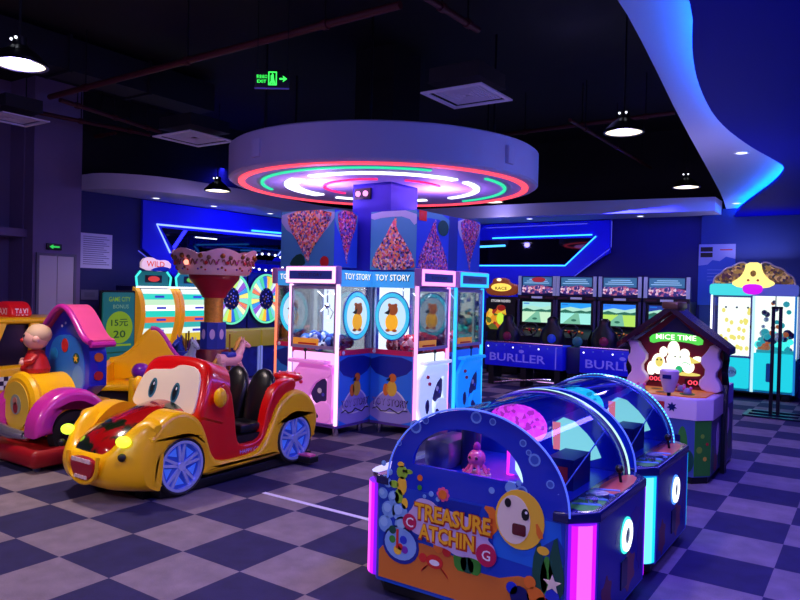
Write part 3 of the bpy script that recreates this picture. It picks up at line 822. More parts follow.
# ------------------------------------------------------------------ fish print claw games (front right)
BUB = mat('bubble print', (120, 170, 230), .4)
ARCHB = mat('arch blue acrylic', (14, 50, 190), .15, coat=.5)


def ocean_front(o, f):
    """printed sea scene of the front panel, x -.62..+.62, z .08..1.05"""
    d = .001
    o.prism(f, chaikin([(-.56, .05), (-.56, .05), (-.56, .24), (-.35, .29), (-.1, .27), (.1, .20), (.3, .27), (.47, .2), (.47, .05), (.47, .05)], 1), mat('sand print', (215, 120, 40), .45), d, .001)
    o.prism(f, [(-.2, .54), (.05, .54), (-.02, .34), (-.2, .3)], DEEPB, d, .001).prism(f, [(.45, .54), (.47, .3), (.12, .32), (.1, .54)], mat('azure print', (25, 110, 215), .4), d, .001)
    # sea horse
    for (x, z, r, rz, m) in [(-.42, .63, .035, .035, LGREEN), (-.42, .56, .03, .05, PYEL), (-.44, .50, .028, .04, LGREEN), (-.40, .47, .02, .03, PYEL), (-.47, .56, .03, .02, LGREEN), (-.38, .64, .025, .012, LGREEN), (-.43, .67, .02, .015, PYEL)]:
        o.disc(f, x, z, r, m, .003, .002, ry=rz, n=12)
    o.disc(f, -.41, .64, .008, PBLACK, .006, .001, n=8)
    # shell bubble blob at left
    for (x, z, r) in [(-.50, .42, .045), (-.43, .42, .05), (-.47, .49, .035), (-.54, .5, .03), (-.52, .34, .045), (-.41, .35, .05), (-.51, .56, .025), (-.5, .62, .018), (-.54, .66, .015), (-.53, .58, .02)]:
        o.disc(f, x, z, r, BUB, .003, .002, n=14).disc(f, x - r * .2, z + r * .2, r * .55, mat('bubble light print', (150, 195, 240), .4), .0055, .001, n=10)
    o.disc(f, -.42, .25, .115, DEEPB, .004, .001, ry=.10).disc(f, -.42, .255, .10, mat('shell print', (130, 175, 235), .4), .006, .001, ry=.085)
    for (x, z, r, m) in [(-.47, .32, .022, DGREEN), (-.40, .28, .022, BLUE), (-.47, .27, .02, GREEN), (-.42, .24, .018, PRED), (-.39, .23, .02, PUR), (-.435, .22, .025, PYEL)]: o.disc(f, x, z, r, m, .0075, .002, n=12)
    o.rect(f, -.445, .23, -.43, .33, PRED, .0095, .001)
    # crab
    o.disc(f, -.21, .21, .05, PRED, .004, .002, ry=.035).disc(f, -.21, .205, .03, PWHITE, .006, .001, ry=.015)
    for sx in (-1, 1):
        o.disc(f, -.21 + sx * .07, .235 + (.04 if sx > 0 else -.02), .024, PRED, .004, .003, n=10)
        for k in range(3): o.prism(f, [(-.21 + sx * .03, .19), (-.21 + sx * (.055 + .01 * k), .165 - .01 * k + .012), (-.21 + sx * (.06 + .01 * k), .16 - .01 * k)], PRED, .004, .002)
    o.disc(f, -.19, .29, .028, ORANGE, .004, .003, ry=.03)
    # flower / urchin
    for k in range(8): o.disc(f, -.17 + .026 * math.cos(k * .785), .56 + .026 * math.sin(k * .785), .012, PINK, .003, .002, n=8)
    o.disc(f, -.17, .56, .024, ORANGE, .006, .002, n=12)
    for (x, z, r, m) in [(-.31, .62, .016, ORANGE), (-.31, .57, .014, GREEN), (-.28, .53, .01, BUB), (-.24, .55, .014, BUB), (-.2, .53, .012, BUB), (.2, .66, .03, BUB), (.24, .69, .014, BUB), (.10, .63, .016, BUB)]: o.disc(f, x, z, r, m, .003, .002, n=12)
    # seaweed
    for (x, hgt, m) in [(-.06, .15, GREEN), (-.02, .12, DGREEN), (.02, .16, GREEN), (.36, .26, DGREEN), (.40, .2, GREEN), (.44, .3, DGREEN)]:
        o.prism(f, chaikin([(x - .03, .2), (x - .045, .2 + hgt * .5), (x - .01, .2 + hgt), (x + .015, .2 + hgt * .6), (x + .035, .22 + hgt * .3), (x + .03, .2)], 1), m, .003, .002)
    # coral, starfish and blue stones at the right
    for (x, z, r, m) in [(.26, .16, .05, NAVY), (.34, .18, .045, ORANGE), (.38, .15, .04, PRED), (.31, .24, .03, ORANGE), (.42, .2, .035, BLUE), (.22, .19, .03, BLUE)]: o.disc(f, x, z, r, m, .006, .002, n=12)
    o.prism(f, [(.42 + .045 * (1 if k % 2 == 0 else .42) * math.sin(k * .628), .26 + .045 * (1 if k % 2 == 0 else .42) * math.cos(k * .628)) for k in range(10)], CREAM, .008, .003)
    # yellow and white fish
    fx, fz = .25, .52
    o.prism(f, chaikin([(fx - .10, fz - .06), (fx - .16, fz - .13), (fx - .15, fz - .02), (fx - .2, fz + .03), (fx - .12, fz + .03)], 1), ORANGE, .004, .002)
    o.disc(f, fx, fz, .125, PYEL, .005, .003, ry=.14, n=26).disc(f, fx - .03, fz - .005, .085, CREAM, .008, .001, ry=.115, n=22)
    o.disc(f, fx - .06, fz + .07, .017, PBLACK, .010, .001, ry=.022, n=12).disc(f, fx + .03, fz + .03, .02, PBLACK, .010, .001, ry=.028, n=12)
    o.disc(f, fx + .035, fz + .04, .007, PWHITE, .0115, .001, n=8).prism(f, rrect(fx - .035, fz - .075, fx + .035, fz - .02, .012), DRED, .010, .001)
    o.prism(f, chaikin([(fx + .08, fz + .02), (fx + .13, fz - .06), (fx + .09, fz - .07)], 1), ORANGE, .009, .001)
    o.disc(f, fx + .12, fz - .12, .03, PYEL, .004, .002, ry=.02)
    # right hand plants and dark shapes
    o.prism(f, chaikin([(.3, .2), (.34, .4), (.47, .5), (.47, .2)], 1), mat('sea blue print', (16, 60, 150), .4), .002, .001)
    for k in range(4): o.prism(f, chaikin([(.30 + .04 * k, .40 - .02 * k), (.47, .36 - .05 * k), (.47, .34 - .05 * k)], 1), mat('teal print 2', (20, 110, 150), .4), .0035, .001)
    # title
    big = [(-.36, .46), (-.33, .53), (-.24, .53), (-.2, .50), (-.06, .49), (.0, .48), (.1, .49), (.12, .42), (.09, .39), (.14, .36), (.15, .28), (.09, .25), (.02, .28), (-.08, .26), (-.14, .29), (-.22, .29), (-.27, .32), (-.36, .33), (-.40, .39), (-.38, .44)]
    o.prism(f, chaikin([(x * .96 - .004, z * .93 + .027) for x, z in big], 2), mat('title lilac backing', (200, 180, 220), .4), .011, .001)
    tl = mat('golden title print', (250, 185, 30), .4)
    o.text(f, 'TREASURE', -.11, .45, .098, mat('title brown', (190, 60, 20), .4), .0135, w=.45, off=.07).text(f, 'TREASURE', -.112, .454, .084, tl, .0155, w=.435, off=.03)
    o.disc(f, -.36, .385, .042, mat('crimson print', (190, 20, 80), .4), .014, .002).disc(f, .085, .315, .055, mat('crimson print', (190, 20, 80), .4), .014, .002)
    o.text(f, 'C', -.358, .385, .05, PWHITE, .0165).text(f, 'G', .085, .315, .05, PWHITE, .0165)
    o.text(f, 'ATCHIN', -.14, .35, .092, mat('title brown', (190, 60, 20), .4), .0135, w=.335, off=.07).text(f, 'ATCHIN', -.142, .354, .078, tl, .0155, w=.32, off=.03)


def make_fish_game(label, led_col, rim_m, rim2, inner_col, dotted):
    w, d = 1.26, .98
    t = thing('fish_claw_game', label, 'arcade game', (0, 0, 0), 0, 'fish print claw games side by side')
    hx = w / 2; ch = .11
    EX = {1: .63, -1: .635}
    oct_ = [(-.635 + ch, 0), (hx - ch, 0), (hx, ch), (hx, d - ch), (hx - ch, d), (-.635 + ch, d), (-.635, d - ch), (-.635, ch)]
    MB().prism(topf(0.08), oct_, MIDB, 0, .52).build('cabinet', t)
    MB().prism(topf(0), [(x * .95, .03 + y * .94) for x, y in oct_], BLACK, 0.02, .06).build('plinth', t)
    for sx in (-1, 1):
        for y in (.12, d - .12): MB().cyl((sx * (hx - .12), y, 0), (sx * (hx - .12), y, .025), .03, RUBBER, n=10).build('foot', t)
    # decks at both ends
    DECKM = mat('deck navy', (14, 22, 80), .25, coat=.5)
    for sx in (-1, 1):
        e_ = EX[sx]; pts = [(sx * .46, -.01), (sx * (e_ - ch + .01), -.01), (sx * (e_ + .012), ch), (sx * (e_ + .012), d - ch), (sx * (e_ - ch + .01), d), (sx * .46, d)]
        nm = 'control_deck'
        o = MB().prism(topf(.60), pts, DECKM, 0, .045, r=.012)
        ft = topf(.645)
        if sx > 0:
            o.prism(ft, chaikin([(.47, .1), (.60, .06), (.62, .3), (.55, .42), (.5, .3)], 1), GREEN, 0, .001).prism(ft, chaikin([(.5, .45), (.62, .4), (.62, .8), (.55, .9), (.49, .7)], 1), mat('coral print', (200, 90, 60), .4), 0, .001)
            o.tube([(.49 + .12 * ((k % 2)), .15 + .05 * k, .648) for k in range(8)], .006, BUB, n=5)
        else:
            o.prism(ft, chaikin([(-.53, .02), (-.60, .02), (-.635, .13), (-.635, .9), (-.54, .95)], 1), mat('pale deck print', (215, 222, 240), .4, emit=(200, 215, 245), es=.25), 0, .002)
        b = o.build(nm, t)
        if sx > 0:
            MB().cyl((.55, .35, .645), (.55, .35, .665), .05, mat('silver bezel', (190, 190, 205), .3, 1), n=16).build('speaker_bezel', t)
            MB().tube([(.56, .68, .645), (.55, .68, .70)], .008, DARK).ball((.55, .68, .715), .022, BLACK, 10).build('joystick', t)
            MB().cyl((.56, .22, .645), (.56, .22, .67), .03, CHROME, n=14).build('button', t)
    # lit corner columns
    for sx in (-1, 1):
        for y, sy in ((0, 1), (d, -1)):
            p0 = Vector((sx * (EX[sx] - ch), y, 0)); p1 = Vector((sx * EX[sx], y + sy * ch, 0)); c = (p0 + p1) / 2; n = Vector((sx, -sy, 0)).normalized()
            tv = (p1 - p0).normalized()
            ring = [c + tv * (.070 * math.cos(a)) + n * (.040 * math.sin(a)) for a in [PI * k / 12 for k in range(13)]]
            o = MB()
            for k in range(12):
                q = min(k, 11 - k); mm = led_col[0] if q < 2 else led_col[1] if q < 4 else led_col[2]
                o.add([ring[k] + Vector((0, 0, .10)), ring[k + 1] + Vector((0, 0, .10)), ring[k + 1] + Vector((0, 0, .595)), ring[k] + Vector((0, 0, .595))], [(0, 1, 2, 3)], mm)
            o.prism(topf(.592), [(v.x, v.y) for v in ring], led_col[0], 0, .003); o.prism(topf(.10), [(v.x, v.y) for v in ring], led_col[0], 0, .003)
            o.build('corner_light', t)
            MB().loft([[c + tv * s_ * .08 - n * .01 + Vector((0, 0, z)) for s_ in (-1, 1)] + [c + tv * s_ * .08 + n * .005 + Vector((0, 0, z)) for s_ in (1, -1)] for z in (.085, .60)], mat('violet trim', (90, 80, 190), .35)).build('corner_trim', t)
    # front panel with print and arch, and far arch
    a0 = ell(.035, .62, .495, .43, 40, PI, 0)
    f = front(0)
    win = chaikin([(-.335, .745), (-.30, .83), (-.17, .92), (0.0, .955), (.14, .92), (.24, .83), (.255, .75)], 2)
    def arch_outline(): return [(-.53, .60)] + a0 + [(.53, .60)]
    # arch body built as ring strips around the window
    oo = a0; n = len(oo)
    ii = []
    for k in range(n):
        tt = k / (n - 1); q = PI - tt * PI
        ii.append((-.005 + .31 * math.cos(q), .735 + max(0, .215 * math.sin(q))))
    def arch(mb, fr, m, d0, th):
        vs = []
        for dd in (d0, d0 + th):
            vs += [fr.P(*p, dd) for p in oo] + [fr.P(*p, dd) for p in ii]
        fs = []
        for k in range(n - 1):
            fs += [(k, k + 1, n + k + 1, n + k), (2 * n + k, 3 * n + k, 3 * n + k + 1, 2 * n + k + 1), (k, 2 * n + k, 2 * n + k + 1, k + 1), (n + k, n + k + 1, 3 * n + k + 1, 3 * n + k)]
        mb.add(vs, fs, m)
        mb.prism(fr, [oo[0], ii[0], ii[-1], oo[-1], (.50, .60), (-.50, .60)][::-1], m, d0, th)
    o = MB(); arch(o, f, ARCHB, -.022, .022)
    o.rect(f, -.52, .09, .52, .60, mat('navy sea print', (18, 66, 185), .35), -.02, .021)
    ocean_front(o, front(0, .045, .05))
    for (x, z, r) in [(-.30, .93, .035), (-.24, .97, .02), (-.4, .83, .015), (.05, 1.02, .03), (.14, 1.01, .018), (.30, .93, .018), (.36, .86, .03), (.33, .89, .014), (.44, .76, .02), (.30, .70, .03)]:
        o.ring(f, x, z, r * .7, r, BUB, .001, .001, n=14).disc(f, x, z, r * .7, mat('faint bubble', (50, 90, 190), .4), .001, .0008, n=12)
    o.build('front_panel', t)
    o = MB(); fr2 = front(d - .09)
    o.prism(fr2, arch_outline(), ARCHB, -.022, .022)
    gl = inner_col
    o.prism(fr2, chaikin([(-.36, .74), (-.33, .89), (-.20, .96), (-.03, .95), (.06, .87), (.05, .77), (-.10, .70)], 2), speckle('glow coral ' + ('cyan' if dotted else 'rose'), [gl, tuple(int(c * .75) for c in gl), gl, tuple(min(255, int(c * .9 + 30)) for c in gl)], 40, es=.9), .002, .004)
    o.prism(fr2, chaikin([(.10, .70), (.08, .86), (.18, .93), (.34, .80), (.40, .68)], 1), glow('aqua lamp window', (150, 240, 240), .9), .002, .004)
    o.prism(fr2, [(.10, .72), (.09, .88), (.14, .88), (.14, .72)], glow('rose lamp window', (255, 130, 150), .8), .007, .002)
    o.build('back_panel', t)
    # light rims
    for yy, m_, dt in ((d - .085, rim_m, dotted), (-.005, mat('edge acrylic', (120, 160, 255), .2, emit=(90, 120, 255), es=.35), False), (d - .12, rim2, False)):
        pts = [Vector((x * 1.01, yy, z + .004)) for x, z in ell(.035, .62, .497, .433, 60, PI, 0)]
        if dt:
            o = MB().tube(pts, .010, NEON, n=6)
            for p in pts[::1]: o.ball(p + Vector((0, -.004, .004)), .0085, glow('cyan dot led', (90, 210, 255), 2.0), 6, h=4)
            o.build('arch_led_rim', t)
        else: MB().tube(pts, .005 if yy < 0.1 else .009, m_, n=6).build('arch_led_rim' if yy > .1 else 'arch_edge', t)
    # curved clear cover between the arches
    rows = [[Vector((x * .995, yy, z)) for x, z in ell(.035, .62, .492, .428, 36, PI, 0)] for yy in (.0, d - .10)]
    MB().loft(rows, clear('cover acrylic', (225, 235, 255), .10), caps=False, closed=False).build('clear_cover', t)
    MB().tube([(.48, -.0, .72), (.40, d - .1, .86)], .004, BUB, n=5).build('cover_seam', t)
    # inside: play field, lamp tube, lit prize windows, little octopus and clear prize balls
    MB().box(-.5, .01, .60, .5, d - .1, .645, mat('play field blue', (18, 40, 160), .3, emit=(10, 20, 200), es=.12)).build('play_field', t)
    MB().cyl((.03, .45, .645), (.03, .45, .93), .022, LEDM, n=12).build('lamp_tube', t)
    MB().prism(front(.30), chaikin([(.13, .66), (.13, .90), (.2, .88), (.28, .78), (.29, .66)], 1), glow('pale aqua lamp', (200, 245, 255), 1.0), 0, .01).prism(front(.42), [(.04, .66), (.05, .9), (.14, .84), (.14, .66)], mat('violet mirror', (110, 80, 220), .2, emit=(110, 80, 220), es=.5), 0, .01).build('lamp_screen', t)
    o = MB().cyl((-.10, .30, .645), (-.10, .30, .66), .08, CREAM, n=16).ball((-.10, .30, .74), (.05, .045, .05), PINK, 14).ball((-.10, .30, .80), (.02, .02, .03), MAG, 10)
    for k in range(7):
        a = k * .9; o.tube([(-.10 + .03 * math.cos(a), .30 + .03 * math.sin(a), .71), (-.10 + .06 * math.cos(a), .30 + .06 * math.sin(a), .67), (-.10 + .075 * math.cos(a), .30 + .075 * math.sin(a), .675)], .01, PINK, n=6)
    o.ball((-.12, .258, .75), .008, PBLACK, 8, h=6).ball((-.08, .258, .75), .008, PBLACK, 8, h=6)
    b = o.build('prize_octopus', t)
    o = MB(); o.bbox(-.42, .25, .645, -.24, .55, .82, mat('silver foil', (130, 130, 170), .3, .7), .05)
    o.build('chute_cover', t)
    o = MB().cyl((-.2, .42, .645), (-.2, .42, .90), .055, NAVY, n=16); o.build('claw_tower', t)
    MB().box(.28, .35, .645, .42, .6, .80, NAVY).rect(front(.35), .31, .68, .39, .76, PRED, 0, .003).build('motor_box', t)
    # coin light rings and side print
    for sx in (-1, 1):
        fr = rside(hx) if sx > 0 else lside(-.635, d)
        o = MB().rect(fr, ch + .015, .09, d - ch - .015, .59, mat('side sea print', (18, 30, 140), .4), 0, .002)
        for (x, z, r, rz, m) in [(.25, .2, .10, .12, mat('rust print', (130, 50, 60), .45)), (.6, .22, .15, .12, mat('coral side print', (160, 85, 80), .45)), (.8, .3, .06, .15, mat('violet side print', (70, 40, 130), .45)), (.45, .45, .1, .06, mat('teal side print', (25, 80, 130), .45)), (.72, .48, .12, .05, mat('violet side print', (70, 40, 130), .45))]:
            o.prism(fr, chaikin([(x + r * math.cos(a) * (1 if i % 2 else .6), z + rz * math.sin(a) * (1 if i % 2 else .65)) for i, a in enumerate([2 * PI * k / 12 for k in range(12)])], 1), m, .002, .001)
        o.build('side_panel', t)
        c = .54 if sx > 0 else .4
        MB().ring(fr, c, .42, .045, .078, LEDW if not dotted else LEDW, .002, .015, n=26).ring(fr, c, .42, .078, .092, AQUA if not dotted else NEON, .002, .006, n=26).disc(fr, c, .42, .045, mat('coin plate green', (60, 140, 110), .3), .002, .01).build('coin_light_ring', t)
        MB().rect(fr, c - .07, .16, c + .03, .3, mat('coin door', (16, 18, 60), .35), .002, .006).build('coin_door', t)
    return t


F1 = make_fish_game('nearer fish print claw game with magenta corner lights and TREASURE CATCHING title', (glow('violet column light', (130, 15, 255), .9), glow('magenta column light', (225, 20, 240), 1.0), glow('rose column light', (255, 90, 245), 1.25)), glow('iridescent rim', (190, 240, 235), 1.1), mat('rim chrome', (150, 170, 240), .2, 1), (250, 60, 230), False)
F1.location = (-1.65, 3.03, 0)
F2 = make_fish_game('farther fish print claw game with cyan corner lights and dotted blue arch rim', (glow('azure column light', (0, 150, 240), .9), glow('cyan column light', (20, 225, 240), 1.0), glow('pale cyan column light', (110, 255, 250), 1.2)), NEON, mat('rim chrome', (150, 170, 240), .2, 1), (30, 220, 250), True)
F2.location = (-1.65, 4.07, 0)

# ------------------------------------------------------------------ red and yellow toy car ride
def hood_mat():
    m = mat('car hood paint', (150, 12, 18), .16, coat=.9); nt = m.node_tree; b = nt.nodes['Principled BSDF']
    tc = nt.nodes.new('ShaderNodeTexCoord'); n = nt.nodes.new('ShaderNodeTexNoise'); n.inputs['Scale'].default_value = 5; n.inputs['Detail'].default_value = 3
    r = nt.nodes.new('ShaderNodeValToRGB'); r.color_ramp.elements[0].position = .40; r.color_ramp.elements[0].color = (*lin((20, 34, 14)), 1)
    r.color_ramp.elements[1].position = .47; r.color_ramp.elements[1].color = (*lin((168, 12, 18)), 1)
    nt.links.new(tc.outputs['Object'], n.inputs['Vector']); nt.links.new(n.outputs[0], r.inputs[0]); nt.links.new(r.outputs[0], b.inputs['Base Color'])
    return m


def sm(lo, hi, v): return lo + (hi - lo) * v


t = thing('toy_car_ride', 'red and yellow toy car ride with eyes on its windscreen and a toothy grin', 'kiddie ride', (-4.84, 4.05, 0), 0)
HW = .48
def arcpts(cy, cz, r, a0, a1, n=14): return [(cy + r * math.cos(math.radians(a0 + (a1 - a0) * k / n)), cz + r * math.sin(math.radians(a0 + (a1 - a0) * k / n))) for k in range(n + 1)]
shell = [(-.86, .14), (-.80, .10)] + arcpts(-.56, .24, .205, 215, -30) + [(-.30, .115), (0, .12), (.42, .13)] + arcpts(.69, .25, .205, 212, -15) + \
    chaikin([(.96, .24), (1.0, .34), (1.0, .46), (.95, .57), (.85, .66), (.72, .705), (.58, .68), (.47, .58), (.39, .42), (.31, .27), (.2, .205), (.0, .195), (-.2, .21), (-.27, .28), (-.31, .42), (-.38, .57), (-.50, .65), (-.62, .67), (-.74, .62), (-.86, .50)], 2, closed=False)
o = MB()
for sx in (1, -1):
    fr = rside(.25) if sx > 0 else lside(-.25)
    o.prism(fr, [(y * sx, z) for y, z in shell], YEL, 0, HW + .006 - .25, r=.05, seg=4)
# nose
rings = []
for k in range(33):
    q = -1 + 2 * k / 32; x = HW * q; yf = -1.12 + .21 * abs(q) ** 3.2; kk = 1 - .08 * abs(q) ** 8
    e = min(1, max(0, (abs(q) - .35) / .4)); e = e * e * (3 - 2 * e); tz = .40 + .21 * e
    pts = [(-.76, .10), (yf + .12, .10), (yf + .035, .15), (yf, .23), (yf + .0, .31), (yf + .035, .37 + .05 * e), (yf + .11, tz - .02 + .02 * e - .05 * e), (-.84, tz + .015), (-.74, tz + .03), (-.74, .3)]
    pts = chaikin(pts, 1)
    rings.append([Vector((x, y, .1 + (z - .1) * kk)) for y, z in pts])
o.loft(rings, YEL)
o.build('fenders', t, fix=True)
o = MB().bbox(-.32, -.80, .10, .32, .95, .34, RED, .03)
o.build('chassis', t)
# hood
rings = []
for (y, w_, zb, zt) in [(-1.06, .05, .36, .375), (-1.05, .18, .34, .42), (-1.0, .26, .33, .48), (-.9, .32, .34, .545), (-.75, .36, .36, .60), (-.55, .385, .40, .65), (-.4, .40, .42, .68), (-.28, .41, .44, .69), (-.2, .41, .44, .70)]:
    rings.append([Vector((w_ * math.cos(a), y, zb + (zt - zb) * math.sin(a) ** .8 if math.sin(a) > 0 else zb)) for a in [PI * k / 16 for k in range(17)]])
MB().loft(rings, hood_mat(), closed=True).build('hood', t, fix=True)
# cab front with white windscreen and eyes
ey = Vector((0, .30, .90)).normalized()
cf = Fr((0, -.42, .52), (1, 0, 0), ey)
cab = chaikin([(-.44, -.02), (.46, -.02), (.46, .26), (.39, .49), (.24, .56), (-.24, .56), (-.40, .49), (-.44, .26)], 2)
MB().prism(cf, cab, RED, -.26, .26, r=.07, seg=5).build('cab_shell', t)
o = MB().prism(cf, chaikin([(-.42, .05), (.38, .03), (.39, .22), (.34, .46), (.07, .48), (.0, .43), (-.12, .42), (-.34, .40), (-.41, .24)], 2), CREAM, -.005, .018, r=.008)
for (x, z) in ((-.19, .25), (.11, .235)):
    o.disc(cf, x, z, .046, mat('iris grey blue', (60, 120, 140), .3), .013, .004, ry=.085, n=24).disc(cf, x, z, .030, mat('iris dark', (20, 50, 70), .3), .017, .002, ry=.065, n=20).disc(cf, x - .005, z, .018, PBLACK, .019, .002, ry=.035, n=16).disc(cf, x + .01, z + .035, .008, PWHITE, .021, .001, ry=.014, n=8)
o.build('windscreen', t)
# side body
side = chaikin([(-.36, .18), (.44, .18), (.50, .36), (.60, .58), (.74, .70), (.74, .80), (.58, .80), (.46, .74), (.38, .58), (.34, .40), (.29, .30), (.08, .29), (.03, .34), (.0, .58), (-.04, .78), (-.14, .86), (-.30, .72), (-.38, .5)], 1)
for sx in (1, -1):
    o = MB().prism(rside(.34) if sx > 0 else lside(-.34), [(y * sx, z) for y, z in side], RED, 0, .10, r=.03)
    fr = rside(.44) if sx > 0 else lside(-.44)
    o.text(fr, 'HAPPY CAR', sx * .18, .235, .035, mat('silver ink', (180, 160, 220), .4), .0, w=.25)
    o.build('side_body', t, fix=True)
o = MB().bbox(-.40, .62, .30, .40, .97, .64, RED, .06, 3); o.build('rear_deck', t)
o = MB().ball((.26, .80, .79), (.17, .11, .05), RED, 20)
for k in range(6): o.ball((.26 + .1 * math.cos(k * 1.05), .80 + .06 * math.sin(k * 1.05), .835), (.012, .012, .006), PINK, 8, h=6)
o.cyl((.26, .8, .62), (.26, .8, .78), .07, RED)
o.build('rear_spoiler', t)
MB().box(-.40, -.10, .30, .40, .64, .36, BLACK).box(-.42, -.16, .34, .42, -.10, .62, BLACK).box(-.42, .60, .3, .42, .64, .6, BLACK).build('cockpit', t)
for x in (-.12, .225):
    o = MB(); rings = []
    for (z, w_, dp, y) in [(.36, .14, .12, .44), (.45, .155, .13, .45), (.60, .165, .12, .48), (.72, .16, .10, .51), (.81, .13, .08, .53), (.87, .07, .05, .54), (.885, .01, .01, .54)]:
        rings.append([Vector((x + w_ * math.cos(a), y + dp * math.sin(a) * .7, z)) for a in [2 * PI * k / 18 for k in range(18)]])
    o.loft(rings, SEAT).bbox(x - .15, .12, .36, x + .15, .50, .44, SEAT, .03)
    o.build('seat', t, fix=True)
MB().tube([(0.1 + .10 * math.cos(a), -.02, .66 + .10 * math.sin(a)) for a in [2 * PI * k / 18 for k in range(18)]], .014, RUBBER, closed=True).cyl((.1, -.02, .66), (.1, -.15, .58), .015, BLACK).build('steering_wheel', t)
for sx in (1, -1):
    o = MB().ball((sx * .53, -.25, .74), (.055, .05, .08), YEL, 18, h=12).cyl((sx * .45, -.22, .70), (sx * .54, -.23, .73), .02, RED)
    o.build('mirror', t)
for sx, x in ((1, .36), (-1, -.36)):
    HL = glow('lime headlight', (215, 255, 60), 1.5)
    o = MB().ball((x, -1.00, .485), (.062, .05, .042), HL, 16); o.build('headlight', t)
    MB().ball((x + .03 * sx, -1.03, .38), (.03, .03, .03), BLACK, 14).build('fog_lamp', t)
o = MB(); mf = Fr((.05, -1.125, .225), (1, -.02 * 0, 0), (0, 0, 1))
o.prism(mf, chaikin([(-.15, .13), (.15, .13), (.14, .03), (.07, -.04), (-.07, -.04), (-.14, .03)], 2), mat('mouth red', (170, 15, 45), .3), -.02, .03, r=.006)
for k in range(6):
    x = -.10 + k * .04; o.prism(mf, rrect(x - .017, .09, x + .017, .122, .006), mat('tooth', (245, 215, 215), .3), .01, .008)
for k in range(4):
    x = -.06 + k * .04; o.prism(mf, rrect(x - .016, -.028, x + .016, -.002, .006), mat('tooth', (245, 215, 215), .3), .01, .008)
o.build('grinning_mouth', t)
MB().tube([mf.P(x, z, .0) for x, z in chaikin([(-.19, .15), (-.18, .02), (-.08, -.06), (.08, -.06), (.18, .02), (.19, .15)], 2, closed=False)], .016, YEL, n=8).build('lip', t)
RIMM = mat('blue silver rim', (185, 195, 235), .25, .6, emit=(90, 100, 220), es=.12)  # faint emission in rim, well and plates imitates blue light on them
for (y, z) in ((-.56, .24), (.70, .255)):
    for sx in (1, -1):
        c = (sx * (HW - .06), y, z)
        w_ = MB().lathe([(.12, -.05), (.19, -.06), (.225, -.035), (.232, 0), (.225, .045), (.21, .058), (.198, .05), (.192, .02)], RUBBER, c, (sx, 0, 0), 36).build('wheel', t)
        fr = Fr(c, (0, sx, 0), (0, 0, 1)); o = MB()
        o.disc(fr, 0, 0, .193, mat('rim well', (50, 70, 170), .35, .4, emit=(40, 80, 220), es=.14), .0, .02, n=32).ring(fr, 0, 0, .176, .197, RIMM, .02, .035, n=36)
        for k in range(5):
            a = 2 * PI * k / 5 + .3
            for da in (-.16, .16):
                a2 = a + da; ca, sa = math.cos(a2), math.sin(a2); px, pz = -sa, ca
                o.prism(fr, [(.03 * ca + .012 * px, .03 * sa + .012 * pz), (.172 * ca + .010 * px, .172 * sa + .010 * pz), (.172 * ca - .010 * px, .172 * sa - .010 * pz), (.03 * ca - .012 * px, .03 * sa - .012 * pz)], RIMM, .025, .016)
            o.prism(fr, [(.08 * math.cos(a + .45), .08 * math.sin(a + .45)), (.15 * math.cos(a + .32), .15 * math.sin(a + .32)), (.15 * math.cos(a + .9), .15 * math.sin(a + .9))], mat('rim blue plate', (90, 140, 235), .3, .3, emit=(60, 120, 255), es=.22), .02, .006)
        o.disc(fr, 0, 0, .035, RIMM, .02, .03, n=20)
        o.build('rim', w_)
o = MB().bbox(-.42, -.72, .015, .42, .98, .09, BLACK, .01).bbox(.1, .74, .03, .62, .86, .085, BLACK, .008).box(.45, .76, .085, .60, .84, .10, PINK).cyl((0, -.3, .09), (0, -.3, .2), .06, DARK).cyl((0, .4, .09), (0, .4, .2), .06, DARK)
o.box(-.3, -.78, .0, -.2, -.72, .05, DARK).box(.2, -.78, 0, .3, -.72, .05, DARK)
o.build('base_plate', t)

# ------------------------------------------------------------------ train ride with a house cabin
t = thing('train_ride', 'toy train ride with yellow boiler and blue house cabin under a pink roof', 'kiddie ride', (-6.27, 3.65, 0), 0)
o = MB().lathe([(0, 0), (.245, 0), (.285, .02), (.30, .05), (.285, .08), (.27, .095), (.27, .42), (0, .42)], YEL, (-.06, -.42, .52), (0, 1, 0), 36)
o.disc(front(-.425), -.06, .52, .215, mat('pale yellow disc', (230, 190, 60), .35), 0, .006, n=30)
o.build('boiler', t, fix=True)
o = MB().disc(front(-.432), -.06, .53, .09, mat('print grey blue', (150, 160, 150), .4), 0, .002).disc(front(-.434), -.07, .56, .035, mat('print skin', (200, 120, 110), .4), 0, .002).disc(front(-.434), -.06, .50, .04, mat('print dark red', (150, 40, 50), .4), 0, .002, ry=.05)
o.build('boiler_picture', t)
